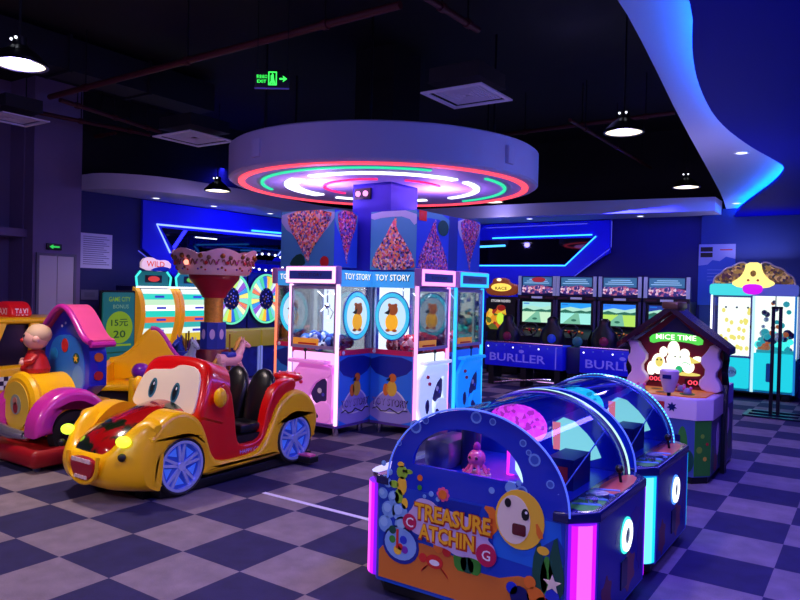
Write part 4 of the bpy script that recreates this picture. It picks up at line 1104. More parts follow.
# cabin front: gabled arch outline
gab = chaikin([(-.38, .55), (.38, .55), (.38, 1.10), (.16, 1.30), (.05, 1.38), (-.05, 1.38), (-.16, 1.30), (-.38, 1.10)], 1)
o = MB().prism(front(.17), gab, BLUE, 0, .17, r=.012)
o.build('cabin', t)
fr = front(0)
o = MB().prism(fr, chaikin([(-.31, .57), (.31, .57), (.31, .95), (.18, 1.14), (-.18, 1.14), (-.31, .95)], 2), mat('sky print on cabin', (40, 120, 220), .35), 0, .004)
o.disc(fr, -.02, 1.04, .055, PRED, .004, .004, ry=.065).disc(fr, .17, .93, .05, DGREEN, .004, .004).prism(fr, [(.17 + .04 * (1 if k % 2 == 0 else .4) * math.sin(k * .628), .93 + .04 * (1 if k % 2 == 0 else .4) * math.cos(k * .628)) for k in range(10)], PYEL, .008, .003)
o.disc(fr, -.2, .95, .06, SKY, .004, .002).disc(fr, .2, .75, .09, mat('paler blue dab', (80, 150, 225), .4), .004, .001, ry=.12).disc(fr, -.08, 1.22, .014, PWHITE, 0, .004, n=10).disc(fr, -.02, 1.25, .012, PWHITE, 0, .004, n=10).disc(fr, .05, .75, .02, BUB, .004, .003).disc(fr, .12, .68, .015, BUB, .004, .003)
o.build('cabin_print', t)
o = MB().disc(rside(.38), .085, .95, .042, ORANGE, -.002, .02, n=20); o.build('side_lamp', t)
o = MB().disc(rside(.38), .085, .78, .042, PRED, -.002, .02, n=20); o.build('side_lamp', t)
# pink roof: thick curved sheet following the gable
ro = chaikin([(-.50, 1.10), (-.38, 1.11), (-.19, 1.30), (-.06, 1.39), (.06, 1.39), (.19, 1.30), (.36, 1.11), (.47, 1.08)], 2, closed=False)
top_ = [(x, z + .035) for x, z in ro]
MB().prism(front(.19), ro + top_[::-1], PINK, 0, .23, r=.0).tube([(x, -.05, z + .015) for x, z in ro], .028, MAG, n=10).tube([(.47, -.05, 1.075), (.47, .19, 1.075)], .026, MAG).build('roof', t)
MB().bbox(-.38, -.40, .28, .38, .26, .56, YEL, .05, 3).build('body', t)
for sx in (1, -1):
    o = MB(); c = (-.16, .34)
    outr = arcpts(c[0], c[1], .35, 188, -8, 20); inn = arcpts(c[0], c[1], .185, -8, 188, 20)
    pts = outr + inn
    o.prism(rside(.24) if sx > 0 else lside(-.24), [(y * sx, z) for y, z in pts], MAG, 0, .20, r=.06, seg=4)
    o.build('fender', t)
    w_ = MB().lathe([(.10, -.05), (.19, -.05), (.215, 0), (.19, .05), (.10, .05)], RUBBER, (sx * .36, -.16, .30), (sx, 0, 0), 30).build('wheel', t)
    o = MB().disc(Fr((sx * .40, -.16, .30), (0, sx, 0), (0, 0, 1)), 0, 0, .11, DARK, 0, .02, n=24)
    for k in range(8): o.ball((sx * .425, -.16 + .08 * math.cos(k * .785), .30 + .08 * math.sin(k * .785)), .012, CHROME, 8, h=6)
    o.build('hub', w_)
MB().tube([(-.34, -.50, .33), (.02, -.52, .30), (.16, -.46, .28)], [.05, .05, .04], mat('silver bumper', (170, 165, 185), .25, .8), n=12).ball((.17, -.455, .28), .045, CHROME, 12).build('bumper', t)
MB().bbox(-.40, -.55, .04, .46, .36, .20, mat('deep red base', (150, 10, 22), .4), .05, 3).build('base', t)
for (x, y) in ((.36, -.46), (-.3, -.46), (.36, .28), (-.3, .28)): MB().cyl((x - .015, y, .03), (x + .015, y, .03), .03, mat('castor grey', (90, 90, 120), .4), n=14).build('castor', t)
# round headed figure on the boiler
PIG = mat('pale pink plastic', (245, 185, 165), .35)
p = thing('toy_doll', 'pale pink round headed doll in red clothes sitting on the yellow boiler', 'figure', (-6.42, 3.44, .795), -.5)
MB().lathe([(0, 0), (.12, .0), (.125, .04), (.10, .12), (.065, .20), (0, .22)], mat('red coat', (190, 25, 25), .45), n=24).build('coat', p)
o = MB().ball((0, 0, .31), (.115, .11, .105), PIG, 24, h=16).ball((-.115, .0, .31), (.02, .03, .03), PIG, 12).ball((.115, .0, .31), (.02, .03, .03), PIG, 12)
o.build('head', p)
MB().ball((-.045, -.095, .34), .014, PBLACK, 10, h=8).build('eye', p); MB().ball((.045, -.095, .34), .014, PBLACK, 10, h=8).build('eye', p)
MB().ball((0, -.112, .295), (.022, .018, .018), PRED, 12).build('nose', p)
MB().ball((0, .01, .335), (.118, .112, .10), mat('doll hair sand', (225, 190, 150), .6), 20, h=14).build('hair', p).location = (0, .012, .012)
for sx in (1, -1): MB().tube([(sx * .07, 0, .15), (sx * .13, -.04, .11), (sx * .12, -.10, .10)], [.03, .026, .02], mat('red coat', (190, 25, 25), .45)).ball((sx * .12, -.11, .10), .025, PIG, 10).build('arm', p)

# ------------------------------------------------------------------ yellow taxi ride at the picture edge
t = thing('taxi_ride', 'yellow toy taxi ride with red roof sign and checker stripe beside the train ride', 'kiddie ride', (-8.52, 4.18, 0), 0)
body = chaikin([(-.85, .12), (.80, .12), (.85, .5), (.80, .68), (-.45, .66), (-.80, .60), (-.90, .4)], 1)
o = MB().prism(rside(-.42), body, YEL, 0, .84, r=.05); o.build('body', t)
o = MB()
for sx in (1, -1):
    fr = rside(.36) if sx > 0 else lside(-.36)
    for poly in ([(-.48, .62), (-.36, .62), (-.16, 1.16), (-.26, 1.16)], [(.10, .62), (.22, .62), (.20, 1.16), (.10, 1.16)], [(.62, .62), (.76, .62), (.66, 1.16), (.54, 1.16)]):
        o.prism(fr, [(y * sx, z) for y, z in poly], YEL, 0, .05, r=.01)
o.bbox(-.42, -.30, 1.14, .42, .72, 1.21, YEL, .03, 3)
o.build('roof_and_pillars', t)
MB().prism(rside(-.33), [(-.40, .62), (.68, .62), (.58, 1.13), (-.20, 1.13)], mat('dark violet window', (28, 22, 50), .15), 0, .66).build('windows', t)
for sx in (1, -1):
    o = MB()
    fr = rside(.42) if sx > 0 else lside(-.42)
    o.rect(fr, sx * -.6, .40, sx * .7, .55, PWHITE, .001, .002) if sx > 0 else o.rect(fr, -.7, .40, .6, .55, PWHITE, .001, .002)
    for i in range(26):
        for j in range(3):
            if (i + j) % 2 == 0:
                y = (-.6 + i * .05) if sx > 0 else (-.7 + i * .05); o.rect(fr, y, .40 + j * .05, y + .05, .45 + j * .05, mat('violet black check', (40, 15, 60), .4), .003, .001)
    o.build('checker_stripe', t)
o = MB().prism(front(.06), chaikin([(-.24, 0), (.24, 0), (.20, .12), (.10, .19), (-.10, .19), (-.20, .12)], 2), mat('sign red', (200, 20, 35), .35, emit=(200, 15, 30), es=.2), 0, .24, r=.03)
o.text(front(-.18), 'TAXI', 0, .075, .08, PWHITE, .001, w=.26).text(rside(.19, -.06), 'TAXI', 0, .07, .085, PWHITE, .03, w=.15)
b = o.build('roof_sign', t); b.location = (0, .15, 1.20)
for y in (-.5, .5):
    for sx in (1, -1):
        w_ = MB().lathe([(.08, -.05), (.17, -.05), (.19, 0), (.17, .04), (.08, .05)], RUBBER, (sx * .40, y, .20), (sx, 0, 0), 26).build('wheel', t)
        MB().disc(Fr((sx * .44, y, .20), (0, sx, 0), (0, 0, 1)), 0, 0, .09, CHROME, 0, .02).build('hub', w_)
MB().bbox(-.38, -.7, .0, .38, .7, .14, BLACK, .02).build('base', t)

# ------------------------------------------------------------------ yellow swoop seat ride
t = thing('swoop_seat_ride', 'yellow high backed toy ride with magenta piping between train and toy car', 'kiddie ride', (-6.85, 4.92, 0), .72)
prof = chaikin([(-.42, .52), (-.42, .76), (-.30, .78), (-.16, .88), (-.05, 1.04), (.03, 1.11), (.10, 1.11), (.18, 1.02), (.28, .84), (.42, .70), (.42, .30), (.30, .10), (-.06, .10), (-.10, .48), (-.2, .54), (-.3, .52)], 2)
MB().prism(front(.18), prof, YEL, 0, .06, r=.02).build('back_shell', t)
crest = [p for p in chaikin([(.03, 1.11), (.10, 1.11), (.18, 1.02), (.28, .84), (.42, .70)], 2, closed=False)]
MB().tube([(x, .15, z + .01) for x, z in crest], .028, MAG, n=10).build('piping', t)
rim_ = chaikin([(-.42, .76), (-.30, .78), (-.16, .88), (-.05, 1.04), (.03, 1.11)], 2, closed=False)
MB().tube([(x, .15, z) for x, z in rim_], .022, YEL, n=10).build('rim', t)
o = MB(); vs = [[Vector((-.40, .15, .54)), Vector((-.40, .15, .76))]]
o.loft([[Vector((x, y, z)) for x, z in [(-.43, .50), (-.37, .50), (-.37, .74 - .1 * (.15 - y)), (-.43, .76 - .1 * (.15 - y))]] for y in (.15, -.1, -.3)], YEL)
o.bbox(-.42, -.32, .46, -.06, .16, .53, YEL, .02); o.build('side_wing', t, fix=True)
MB().bbox(-.10, -.34, .08, .05, .16, .62, YEL, .04, 3).build('front_post', t)
MB().ball((.03, -.30, .68), (.10, .10, .09), PUR, 18, h=12).build('knob', t)
MB().bbox(.05, -.25, .08, .42, .16, .46, YEL, .04, 3).build('seat', t)
MB().box(-.40, -.25, .05, -.10, .14, .46, mat('dark hollow', (24, 12, 20), .7)).build('hollow_shade_block', t)  # near-black block put into the open hollow in place of its shade
MB().bbox(-.45, -.38, 0, .45, .25, .09, BLACK, .02).build('base', t)

# ------------------------------------------------------------------ carousel ride
t = thing('carousel_ride', 'small carousel ride with ornate pink cream canopy and toy ponies on a gold column', 'carousel', (-7.45, 6.42, 0), 0)
ORN = mat('canopy cream pink', (250, 212, 205), .4, coat=.3)
GOLD = mat('antique gold', (150, 105, 40), .35, .6)
o = MB(); rings = []
n = 48
def rr(k, b, amp): return b + amp * abs(math.sin(k * PI / 6))
for (r, z) in ((.0, 1.775), (.44, 1.775), (.47, 1.80), (.50, 1.88), (.52, 1.97)):
    rings.append([Vector((r * math.cos(2 * PI * k / n), r * math.sin(2 * PI * k / n), z)) for k in range(n)])
rings.append([Vector((.56 * math.cos(2 * PI * k / n), .56 * math.sin(2 * PI * k / n), 2.03 + .09 * abs(math.sin(k * PI / 8)))) for k in range(n)])
rings.append([Vector((.535 * math.cos(2 * PI * k / n), .535 * math.sin(2 * PI * k / n), 2.03 + .09 * abs(math.sin(k * PI / 8)))) for k in range(n)])
rings.append([Vector((.46 * math.cos(2 * PI * k / n), .50 * math.sin(2 * PI * k / n), 1.92)) for k in range(n)])
o.loft(rings, ORN); o.build('canopy', t, fix=True)
o = MB()
for k in range(12):
    a = 2 * PI * k / 12
    for (da, z, r_, m_) in ((0, 2.02, .035, GOLD), (.13, 1.93, .025, PRED), (-.13, 1.93, .02, MAG), (.2, 2.0, .03, mat('olive scroll', (120, 90, 60), .4)), (0, 1.87, .018, GOLD), (.1, 1.84, .014, PRED), (-.1, 1.85, .014, PUR)):
        o.ball(((.50 + (z - 1.88) * .3) * math.cos(a + da), (.50 + (z - 1.88) * .3) * math.sin(a + da), z), (r_, r_, r_), m_, 8, h=6)
    o.tube([(.525 * math.cos(a + .26 * q), .525 * math.sin(a + .26 * q), 1.94 + .035 * math.sin(q * 12)) for q in [i / 12 for i in range(22)]], .010, mat('scroll bronze', (150, 90, 70), .4), n=5)
o.build('scroll_ornament', t)
MB().ball((.08, -.535, 1.93), .035, glow('small red lamp', (255, 130, 110), 2.5), 12).build('lamp', t)
MB().lathe([(0, 1.78), (.34, 1.78), (.33, 1.72), (.20, 1.56), (.15, 1.47), (0, 1.47)], mat('carousel crimson', (170, 20, 45), .35), n=32).build('cone', t)
MB().lathe([(0, 1.47), (.13, 1.47), (.125, 1.15), (.14, 1.12), (0, 1.12)], mat('gold lattice', (200, 140, 50), .4, .3, noise=.5, nscale=30), n=24).build('column', t)
o = MB()
for k in range(8):
    a = 2 * PI * k / 8
    p0 = Vector((math.cos(a), math.sin(a), 0)); tv = Vector((-math.sin(a), math.cos(a), 0))
    fr = Fr(p0 * .16 + Vector((0, 0, .78)), tv, (0, 0, 1)); o.rect(fr, -.07, 0, .07, .36, mat('blue carousel panel', (30, 50, 160), .35), -.01, .015); o.disc(fr, 0, .2, .035, mat('silver ink', (180, 160, 220), .4), .005, .004, ry=.07)
o.cyl((0, 0, .3), (0, 0, 1.14), .15, NAVY, n=16); o.build('core', t)
MB().lathe([(0, .78), (.24, .78), (.28, .6), (.22, .45), (.24, .32), (0, .32)], mat('carousel wine red', (110, 15, 35), .35), n=24).build('lower_core', t)
o = MB().lathe([(0, 0), (.50, .0), (.52, .12), (.58, .16), (.60, .22), (.60, .30), (.58, .31), (0, .31)], mat('platform white', (220, 205, 215), .4), n=40)
for k in range(24):
    a = 2 * PI * k / 24; o.ball((.602 * math.cos(a), .602 * math.sin(a), .26), (.025, .025, .018), (PRED, MAG, NAVY)[k % 3], 8, h=6)
o.build('platform', t)
def pony(ang, body, mane, stand, lab):
    """small carousel pony: tapered body, neck, head with muzzle and ears, four legs, saddle, pole"""
    g = MB()
    g.loft([[Vector((x, .085 * sc_ * math.cos(a), .66 + dz + .085 * sc_ * math.sin(a))) for a in [2 * PI * k / 12 for k in range(12)]] for x, sc_, dz in [(-.20, .3, .02), (-.17, .85, .01), (-.05, .92, 0), (.08, 1.0, 0), (.15, .8, .02), (.19, .4, .04)]], body)
    g.tube([(.13, 0, .70), (.19, 0, .80), (.21, 0, .88)], [.06, .045, .036], body).tube([(.19, 0, .89), (.27, 0, .85), (.32, 0, .82)], [.042, .034, .024], body)
    for sy in (-1, 1):
        g.tube([(.20, sy * .025, .91), (.20, sy * .03, .96)], [.014, .003], body)
        g.tube([(.12, sy * .05, .62), (.18, sy * .05, .53), (.13, sy * .05, .44), (.14, sy * .05, .38)], [.035, .024, .018, .02], body)
        g.tube([(-.14, sy * .05, .64), (-.11, sy * .05, .54), (-.18, sy * .05, .46), (-.17, sy * .05, .38)], [.045, .026, .018, .02], body)
        g.ball((.235, sy * .036, .885), .007, PBLACK, 6, h=4)
    b = g.build('pony', t, fix=True); b['label'] = lab
    g = MB().tube([(.17, 0, .95), (.12, 0, .88), (.08, 0, .78)], [.015, .03, .02], mane).tube([(-.19, 0, .68), (-.25, 0, .60), (-.26, 0, .48)], [.02, .03, .008], mane); g.build('mane', b)
    g = MB().bbox(-.08, -.09, .70, .06, .09, .76, mat('saddle blue', (40, 60, 190), .4), .02); g.build('saddle', b)
    g = MB().cyl((0, 0, .31), (0, 0, 1.0), .012, GOLD, n=8).lathe([(0, .31), (.09, .31), (.06, .38), (.03, .52), (0, .52)], stand, n=14); g.build('pole', b)
    b.location = (.40 * math.cos(ang), .40 * math.sin(ang), 0); b.rotation_euler = (0, 0, ang + PI / 2)
    return b
pony(-.15, mat('pony blush', (225, 170, 190), .35), mat('pony blond', (215, 160, 60), .5), BLUE, 'blush pink pony with blond mane')
pony(-1.75, mat('pony pale blue', (170, 185, 225), .35), mat('pony violet', (110, 50, 150), .5), DARK, 'pale blue pony')
pony(-2.9, mat('pony royal blue', (40, 70, 200), .35), mat('pony gold', (200, 150, 60), .5), DARK, 'royal blue pony')

# ------------------------------------------------------------------ white line on the carpet
o = MB().box(-3.97, 3.945, 0.0005, -2.40, 3.985, .004, mat('white tape', (215, 210, 235), .5)).build('floor_tape')
tag(o, 'straight white tape line on the carpet between toy car and fish game', 'tape line')

# ------------------------------------------------------------------ mouse house hammer game
HROOF = mat('roof brown lacquer', (58, 22, 40), .18, coat=.7)
HRED = mat('house red board', (140, 16, 26), .4)
LAV = mat('lavender cream', (245, 210, 220), .35)
t = thing('hammer_game', 'house shaped whack game with glowing mouse picture and a dark gable roof', 'arcade game', (-1.58, 6.47, 0), 0)
t.scale = (.92, 1, 1)
oc = [(-.45, .12), (-.33, 0), (.33, 0), (.45, .12), (.45, .62), (-.45, .62)]
MB().prism(topf(.06), oc, mat('cabinet slate blue', (70, 90, 150), .4), 0, .50).build('cabinet', t)
MB().prism(topf(0), [(x * .95, y * .97 + .01) for x, y in oc], BLACK, 0, .06).build('plinth', t)
MB().prism(topf(.56), [(x * 1.04, y * 1.02 - .01) for x, y in oc], LAV, 0, .19, r=.02).build('counter', t)
f = front(-.012)
o = MB().prism(f, chaikin([(-.22, .60), (-.2, .71), (-.1, .72), (-.06, .66), (-.12, .6)], 1), DGREEN, .0, .003).rect(f, -.04, .61, .05, .70, PRED, .0, .003).prism(f, [(.12 + .05 * (1 if k % 2 == 0 else .5) * math.sin(k * .45), .66 + .045 * (1 if k % 2 == 0 else .5) * math.cos(k * .45)) for k in range(14)], NAVY, .0, .003)
o.build('counter_print', t)
f = front(0)
MB().rect(f, -.05, .10, .20, .42, NAVY, 0, .01).rect(f, -.02, .14, .07, .36, BLACK, .01, .008).rect(f, .09, .20, .17, .33, mat('grey slot plate', (120, 130, 170), .4), .01, .008).build('coin_door', t)
o = MB().rect(f, -.10, .49, .12, .52, NAVY, 0, .004); o.disc(f, .22, .3, .05, GREEN, 0, .002, ry=.2).disc(f, .27, .2, .06, DGREEN, 0, .0025, ry=.1); o.build('front_print', t)
dgn = Vector((.12, .12, 0)).normalized(); fr = Fr((.33, 0, 0), dgn, (0, 0, 1))
o = MB().rect(fr, .0, .07, .17, .56, GREEN, .0, .004)
for (x, z, r, m_) in ((.05, .3, .03, LGREEN), (.11, .22, .02, PYEL), (.08, .42, .02, LGREEN), (.13, .35, .015, PRED)): o.disc(fr, x, z, r, m_, .004, .002, n=10)
o.build('corner_print', t)
fr = rside(.45)
o = MB().rect(fr, .13, .07, .55, .56, mat('side meadow print', (80, 70, 120), .4), 0, .004)
for (x, z, r, rz, m_) in ((.2, .2, .07, .13, mat('side green', (40, 100, 50), .4)), (.33, .15, .08, .08, mat('side rust', (150, 70, 50), .4)), (.42, .35, .07, .15, LAV), (.25, .42, .08, .07, mat('side violet', (90, 60, 140), .4)), (.5, .2, .04, .1, mat('side green', (40, 100, 50), .4))): o.disc(fr, x, z, r, m_, .004, .002, ry=rz, n=14)
o.build('side_print', t)
# play top with holes
o = MB().prism(topf(.75), [(-.40, .10), (-.30, .02), (.30, .02), (.40, .10), (.40, .52), (-.40, .52)], mat('play top orange', (235, 150, 60), .4, emit=(240, 120, 40), es=.15), 0, .012)
for i, (x, y) in enumerate([(-.22, .15), (0, .12), (.22, .15), (-.12, .32), (.12, .32)]): o.disc(topf(.762), x, y, .055, BLACK, 0, .003, n=18).ring(topf(.762), x, y, .055, .07, (PYEL, PRED, GREEN, PYEL, PRED)[i], 0, .006, n=18)
o.build('play_top', t)
for i, (x, y) in enumerate([(-.22, .15), (.22, .15), (.12, .32)]): MB().ball((x, y, .78), (.04, .04, .04), mat('mouse grey', (160, 150, 165), .4), 12).ball((x - .03, y, .815), .018, PINK, 8, h=6).ball((x + .03, y, .815), .018, PINK, 8, h=6).build('pop_up_mouse', t)
m_ = MB().lathe([(0, 0), (.045, .0), (.06, .04), (.085, .12), (.09, .19), (.07, .20), (0, .20)], mat('mallet pink', (235, 190, 210), .35), (.08, .02, .785), n=20).cyl((.08, .02, .75), (.08, .02, .80), .018, DARK).box(.04, -.072, .91, .12, -.065, .945, NAVY)
m_.build('mallet_cup', t)
# upright house front
fy = .56; f = front(fy)
hb = [(-.45, .75), (.45, .75), (.45, 1.16), (0.0, 1.50), (-.45, 1.16)]
MB().prism(front(fy + .08), hb, HRED, 0, .08).prism(f, [(-.2, 1.27), (.2, 1.27), (.0, 1.44)], mat('gable blue', (36, 20, 90), .4), 0, .006).build('house_front', t)
def wavy(sx):
    return chaikin([(sx * .47, .76), (sx * .30, .76), (sx * .24, .84), (sx * .33, .94), (sx * .25, 1.05), (sx * .33, 1.14), (sx * .36, 1.20), (sx * .47, 1.20), (sx * .42, 1.1), (sx * .47, 1.02), (sx * .40, .92), (sx * .46, .84)], 1)
for sx in (-1, 1): MB().prism(f, wavy(sx), LAV, .02, .10, r=.015).build('wavy_pillar', t)
GW = glow('white lit mouse print', (245, 252, 230), 1.5); GG = glow('green lit banner', (90, 220, 80), .9); GY = glow('yellow lit print', (240, 220, 110), .9); GT = glow('teal lit print', (40, 190, 120), .8)
o = MB().prism(f, chaikin([(-.27, 1.25), (-.14, 1.29), (.1, 1.29), (.27, 1.25), (.26, 1.17), (.1, 1.205), (-.12, 1.205), (-.26, 1.17)], 1), GG, .002, .006)
o.text(f, 'MICE TIME', 0, 1.245, .05, GW, .009, w=.40)
for (x, z, rx, rz, g) in [(-.17, .98, .07, .10, GW), (-.16, 1.0, .04, .05, GY), (-.02, 1.13, .06, .08, GW), (.03, 1.03, .12, .08, GW), (-.04, .95, .10, .05, GW), (.13, .97, .06, .06, GW), (.22, 1.05, .05, .025, GW), (-.12, 1.10, .04, .05, GW), (.09, 1.09, .05, .05, GW), (.04, .94, .035, .035, GT), (-.24, .93, .04, .07, GW), (.1, .9, .15, .018, GY)]:
    o.disc(f, x, z, rx, g, .003 + .0005 * len(o.f) % .004, .006, ry=rz, n=18)
for (x, z) in ((-.18, 1.02), (-.14, 1.02), (.0, 1.06), (.05, 1.06)): o.disc(f, x, z, .009, PBLACK, .014, .002, n=8)
o.prism(f, [(.14, 1.07), (.25, 1.02), (.16, 1.0)], GY, .012, .002)
o.tube([f.P(.07 + .02 * k, 1.0 + .012 * math.sin(k), .014) for k in range(5)], .004, GT, n=5)
o.build('lit_mouse_picture', t)
o = MB().rect(f, -.28, .80, -.10, .87, mat('display dark red', (60, 5, 8), .3), .004, .01)
o.text(f, '000', -.19, .835, .045, LEDR, .015, w=.13); o.build('score_display', t)
MB().rect(f, .10, .79, .26, .86, mat('display dark red', (60, 5, 8), .3), .004, .01).text(f, '00', .18, .825, .045, LEDR, .015, w=.10).build('score_display', t)
# roof slabs
for sx in (-1, 1):
    d_ = Vector((sx * .56, 0, -.42)).normalized()
    o = MB().loft([[Vector((0, y, z)) for y, z in ((fy - .26, 1.50), (fy + .12, 1.50), (fy + .12, 1.56), (fy - .26, 1.56))], [Vector((sx * .30, y, z)) for y, z in ((fy - .26, 1.29), (fy + .12, 1.29), (fy + .12, 1.35), (fy - .26, 1.35))], [Vector((sx * .55, y, z)) for y, z in ((fy - .20, 1.12), (fy + .12, 1.12), (fy + .12, 1.175), (fy - .20, 1.175))]], HROOF)
    o.build('roof_slab', t, fix=True)
o = MB().bbox(-.08, fy - .28, 1.52, .08, fy + .10, 1.585, mat('ridge bronze', (140, 100, 60), .3, .4), .015); o.build('ridge_cap', t)
# black wavy side trim and rear box
for sx in (-1, 1):
    fr = rside(.455) if sx > 0 else lside(-.455)
    pts = [(fy + .02, 0.0), (fy + .12, 0.0), (fy + .12, .74), (fy + .16, .82), (fy + .06, .95), (fy + .15, 1.05), (fy + .10, 1.16), (fy + .0, 1.16), (fy + .05, 1.05), (fy - .05, .95), (fy + .06, .82), (fy + .02, .74)]
    MB().prism(fr, [(y * sx, z) for y, z in pts], BLACK, 0, .04).build('side_trim', t)
MB().bbox(-.45, fy + .13, .02, .45, 1.25, .78, mat('rear cabinet lavender', (130, 110, 170), .4), .01).build('rear_cabinet', t)
o = MB().rect(rside(.45), fy + .16, .06, 1.22, .6, mat('side meadow print', (80, 70, 120), .4), 0, .004).disc(rside(.45), .9, .45, .1, LAV, .004, .002, ry=.13).disc(rside(.45), 1.05, .25, .1, mat('side green', (40, 100, 50), .4), .004, .002).disc(rside(.45), .85, .18, .09, mat('side rust', (150, 70, 50), .4), .004, .002); o.build('rear_print', t)

# ------------------------------------------------------------------ crowned double claw machine at the back right
CRY = glow('crown yellow light', (255, 235, 130), 1.2)
t = thing('crowned_claw_machine', 'wide aqua double claw machine with lit crown of print clouds', 'claw machine', (-1.66, 12.6, 0), 0)
hx = .63
MB().box(-hx, 0, .10, hx, .7, .12, BLACK).box(-hx, .65, .12, hx, .7, 1.84, CABM).box(-hx, .02, .12, hx, .65, .66, mat('aqua cabinet', (40, 190, 210), .4)).box(-hx, .02, 1.68, hx, .65, 1.84, CABM).build('cabinet', t)
for x in (-.5, .5): MB().bbox(x - .06, .05, 0, x + .06, .65, .10, BLACK, .01).build('foot', t)
f = front(0)
AQ = glow('aqua panel light', (30, 215, 235), .85)
o = MB().prism(f, rrect(-.60, .16, -.03, .66, .03), AQ, -.02, .03); o.disc(f, -.30, .42, .09, mat('emblem grey', (110, 170, 190), .4, emit=(90, 150, 180), es=.3), .01, .004).text(f, 'WIN', -.30, .42, .06, mat('emblem ink', (60, 110, 140), .4), .015)
o.build('lower_panel', t)
o = MB().prism(f, rrect(.02, .16, .60, .76, .03), AQ, -.02, .03).prism(f, rrect(.22, .30, .32, .60, .02), mat('slot blue', (20, 90, 150), .4, emit=(10, 60, 120), es=.3), .01, .012); o.build('lower_panel', t)
IW = glow('lit window white', (235, 250, 240), 1.25)
MB().rect(front(.5), -.60, .66, .60, 1.68, IW, 0, .01).build('lit_back', t)
o = MB(); rnd = random.Random(5)
for k in range(26):
    x = rnd.uniform(-.53, -.08); z = rnd.choice([.80, .95, 1.1, 1.25, 1.42])
    o.disc(front(.40), x, z + rnd.uniform(-.03, .03), .03, glow('pale yellow prize', (250, 240, 120), .9), 0, .01, ry=.04, n=10)
for k in range(3): o.disc(front(.38), -.46 + .17 * k, 1.48, .018, NAVY, 0, .01, n=8)
b = o.build('prize_card', t); b['kind'] = 'stuff'
o = MB(); cols = [AQUA, glow('toy teal', (30, 170, 190), .7), mat('toy orange', (220, 120, 60), .5, emit=(220, 110, 50), es=.3), PWHITE, NAVY, glow('toy teal', (30, 170, 190), .7)]
for k in range(60): o.ball((rnd.uniform(.06, .54), rnd.uniform(.15, .42), .80 + rnd.uniform(0, .28)), rnd.uniform(.04, .07), rnd.choice(cols), 8, h=6)
for k in range(14): o.ball((rnd.uniform(.10, .52), rnd.uniform(.35, .45), 1.15 + rnd.uniform(0, .45)), rnd.uniform(.03, .05), rnd.choice(cols), 8, h=6)
b = o.build('plush_pile', t); b['kind'] = 'stuff'
MB().box(.05, .15, .72, .58, .45, .80, glow('toy teal', (30, 170, 190), .7)).build('plush_tray', t)
MB().tube([(.3, .3, 1.68), (.3, .3, 1.50)], .01, CHROME).ball((.3, .3, 1.47), .05, CHROME, 10).build('claw', t)
MB().rect(f, -.60, .68, -.01, 1.66, GLASS, 0, .006).rect(f, .04, .78, .60, 1.66, GLASS, 0, .006).build('windows', t)
o = MB().frame(f, -.60, .66, 0, 1.68, .03, mat('door frame grey blue', (120, 130, 170), .35), .0, .02); o.box(-.03, -.025, 1.15, -.01, -.02, 1.2, BLACK); o.build('glass_door', t)
MB().box(-hx, -.02, .12, -hx + .03, .02, 1.68, LEDW).build('edge_light', t); MB().box(hx - .03, -.02, .12, hx, .02, 1.68, mat('aqua edge', (30, 120, 180), .4, emit=(30, 140, 220), es=.5)).build('edge_light', t)
MB().box(-.005, -.02, .12, .035, .02, 1.68, glow('pale cyan edge', (190, 235, 245), 1.0)).build('edge_light', t)
o = MB().prism(f, rrect(-hx - .02, 1.68, 0.0, 1.87, .05), glow('aqua header light', (70, 225, 235), .85), -.05, .10); o.build('header', t)
o = MB().prism(f, rrect(0.0, 1.68, hx + .02, 1.87, .05), mat('header lavender', (110, 120, 190), .4, emit=(80, 100, 190), es=.4), -.05, .10); o.build('header', t)
CLD = speckle('cloud toy print', [(120, 90, 30), (190, 150, 60), (90, 50, 60), (230, 190, 110), (60, 60, 60), (150, 110, 70)], 24, es=.25)
o = MB()
for sx in (-1, 1):
    pts = [(sx * .60, 1.86), (sx * .58, 1.98), (sx * .48, 2.04), (sx * .42, 2.12), (sx * .30, 2.15), (sx * .22, 2.22), (sx * .10, 2.22), (sx * .12, 2.05), (sx * .2, 1.95), (sx * .32, 1.88)]
    o.prism(f, chaikin(pts, 2), CLD, -.03, .07).tube([f.P(x, z, .04) for x, z in chaikin(pts[:8], 2, closed=False)], .014, CREAM, n=6)
o.build('print_cloud', t)
o = MB().prism(f, chaikin([(-.11, 2.22), (.11, 2.22), (.13, 2.08), (.20, 1.97), (.34, 1.88), (.2, 1.80), (-.2, 1.80), (-.34, 1.88), (-.20, 1.97), (-.13, 2.08)], 1), CRY, -.02, .08); o.prism(f, chaikin([(-.03, 1.99), (.03, 1.99), (.05, 2.06), (0, 2.1), (-.05, 2.06)], 1), PYEL, .06, .004); o.disc(f, -.07, 1.93, .02, ORANGE, .06, .004).disc(f, .07, 1.93, .02, ORANGE, .06, .004); o.build('crown', t)
MB().prism(f, chaikin([(-.16, 1.87), (.16, 1.87), (.13, 1.70), (-.13, 1.70)], 2), glow('violet lamp', (205, 20, 235), 1.0), .06, .06, r=.02).build('violet_lamp', t)

# twin pole stand in front
t = thing('pole_stand', 'black twin pole stand with flat frame foot before the crowned claw machine', 'stand', (-1.14, 11.0, 0), 0)
for x in (-.045, .045): MB().box(x - .022, -.02, .02, x + .022, .02, 1.52, BLACK).build('pole', t)
o = MB().frame(topf(0), -.36, -.30, .36, .30, .05, mat('stand foot', (25, 35, 60), .3, .5), 0, .025).box(-.36, -.03, 0, .36, .03, .025, mat('stand foot', (25, 35, 60), .3, .5)); o.build('foot_frame', t)
MB().box(-.07, -.02, 1.50, .07, .02, 1.53, BLACK).build('top_clip', t)

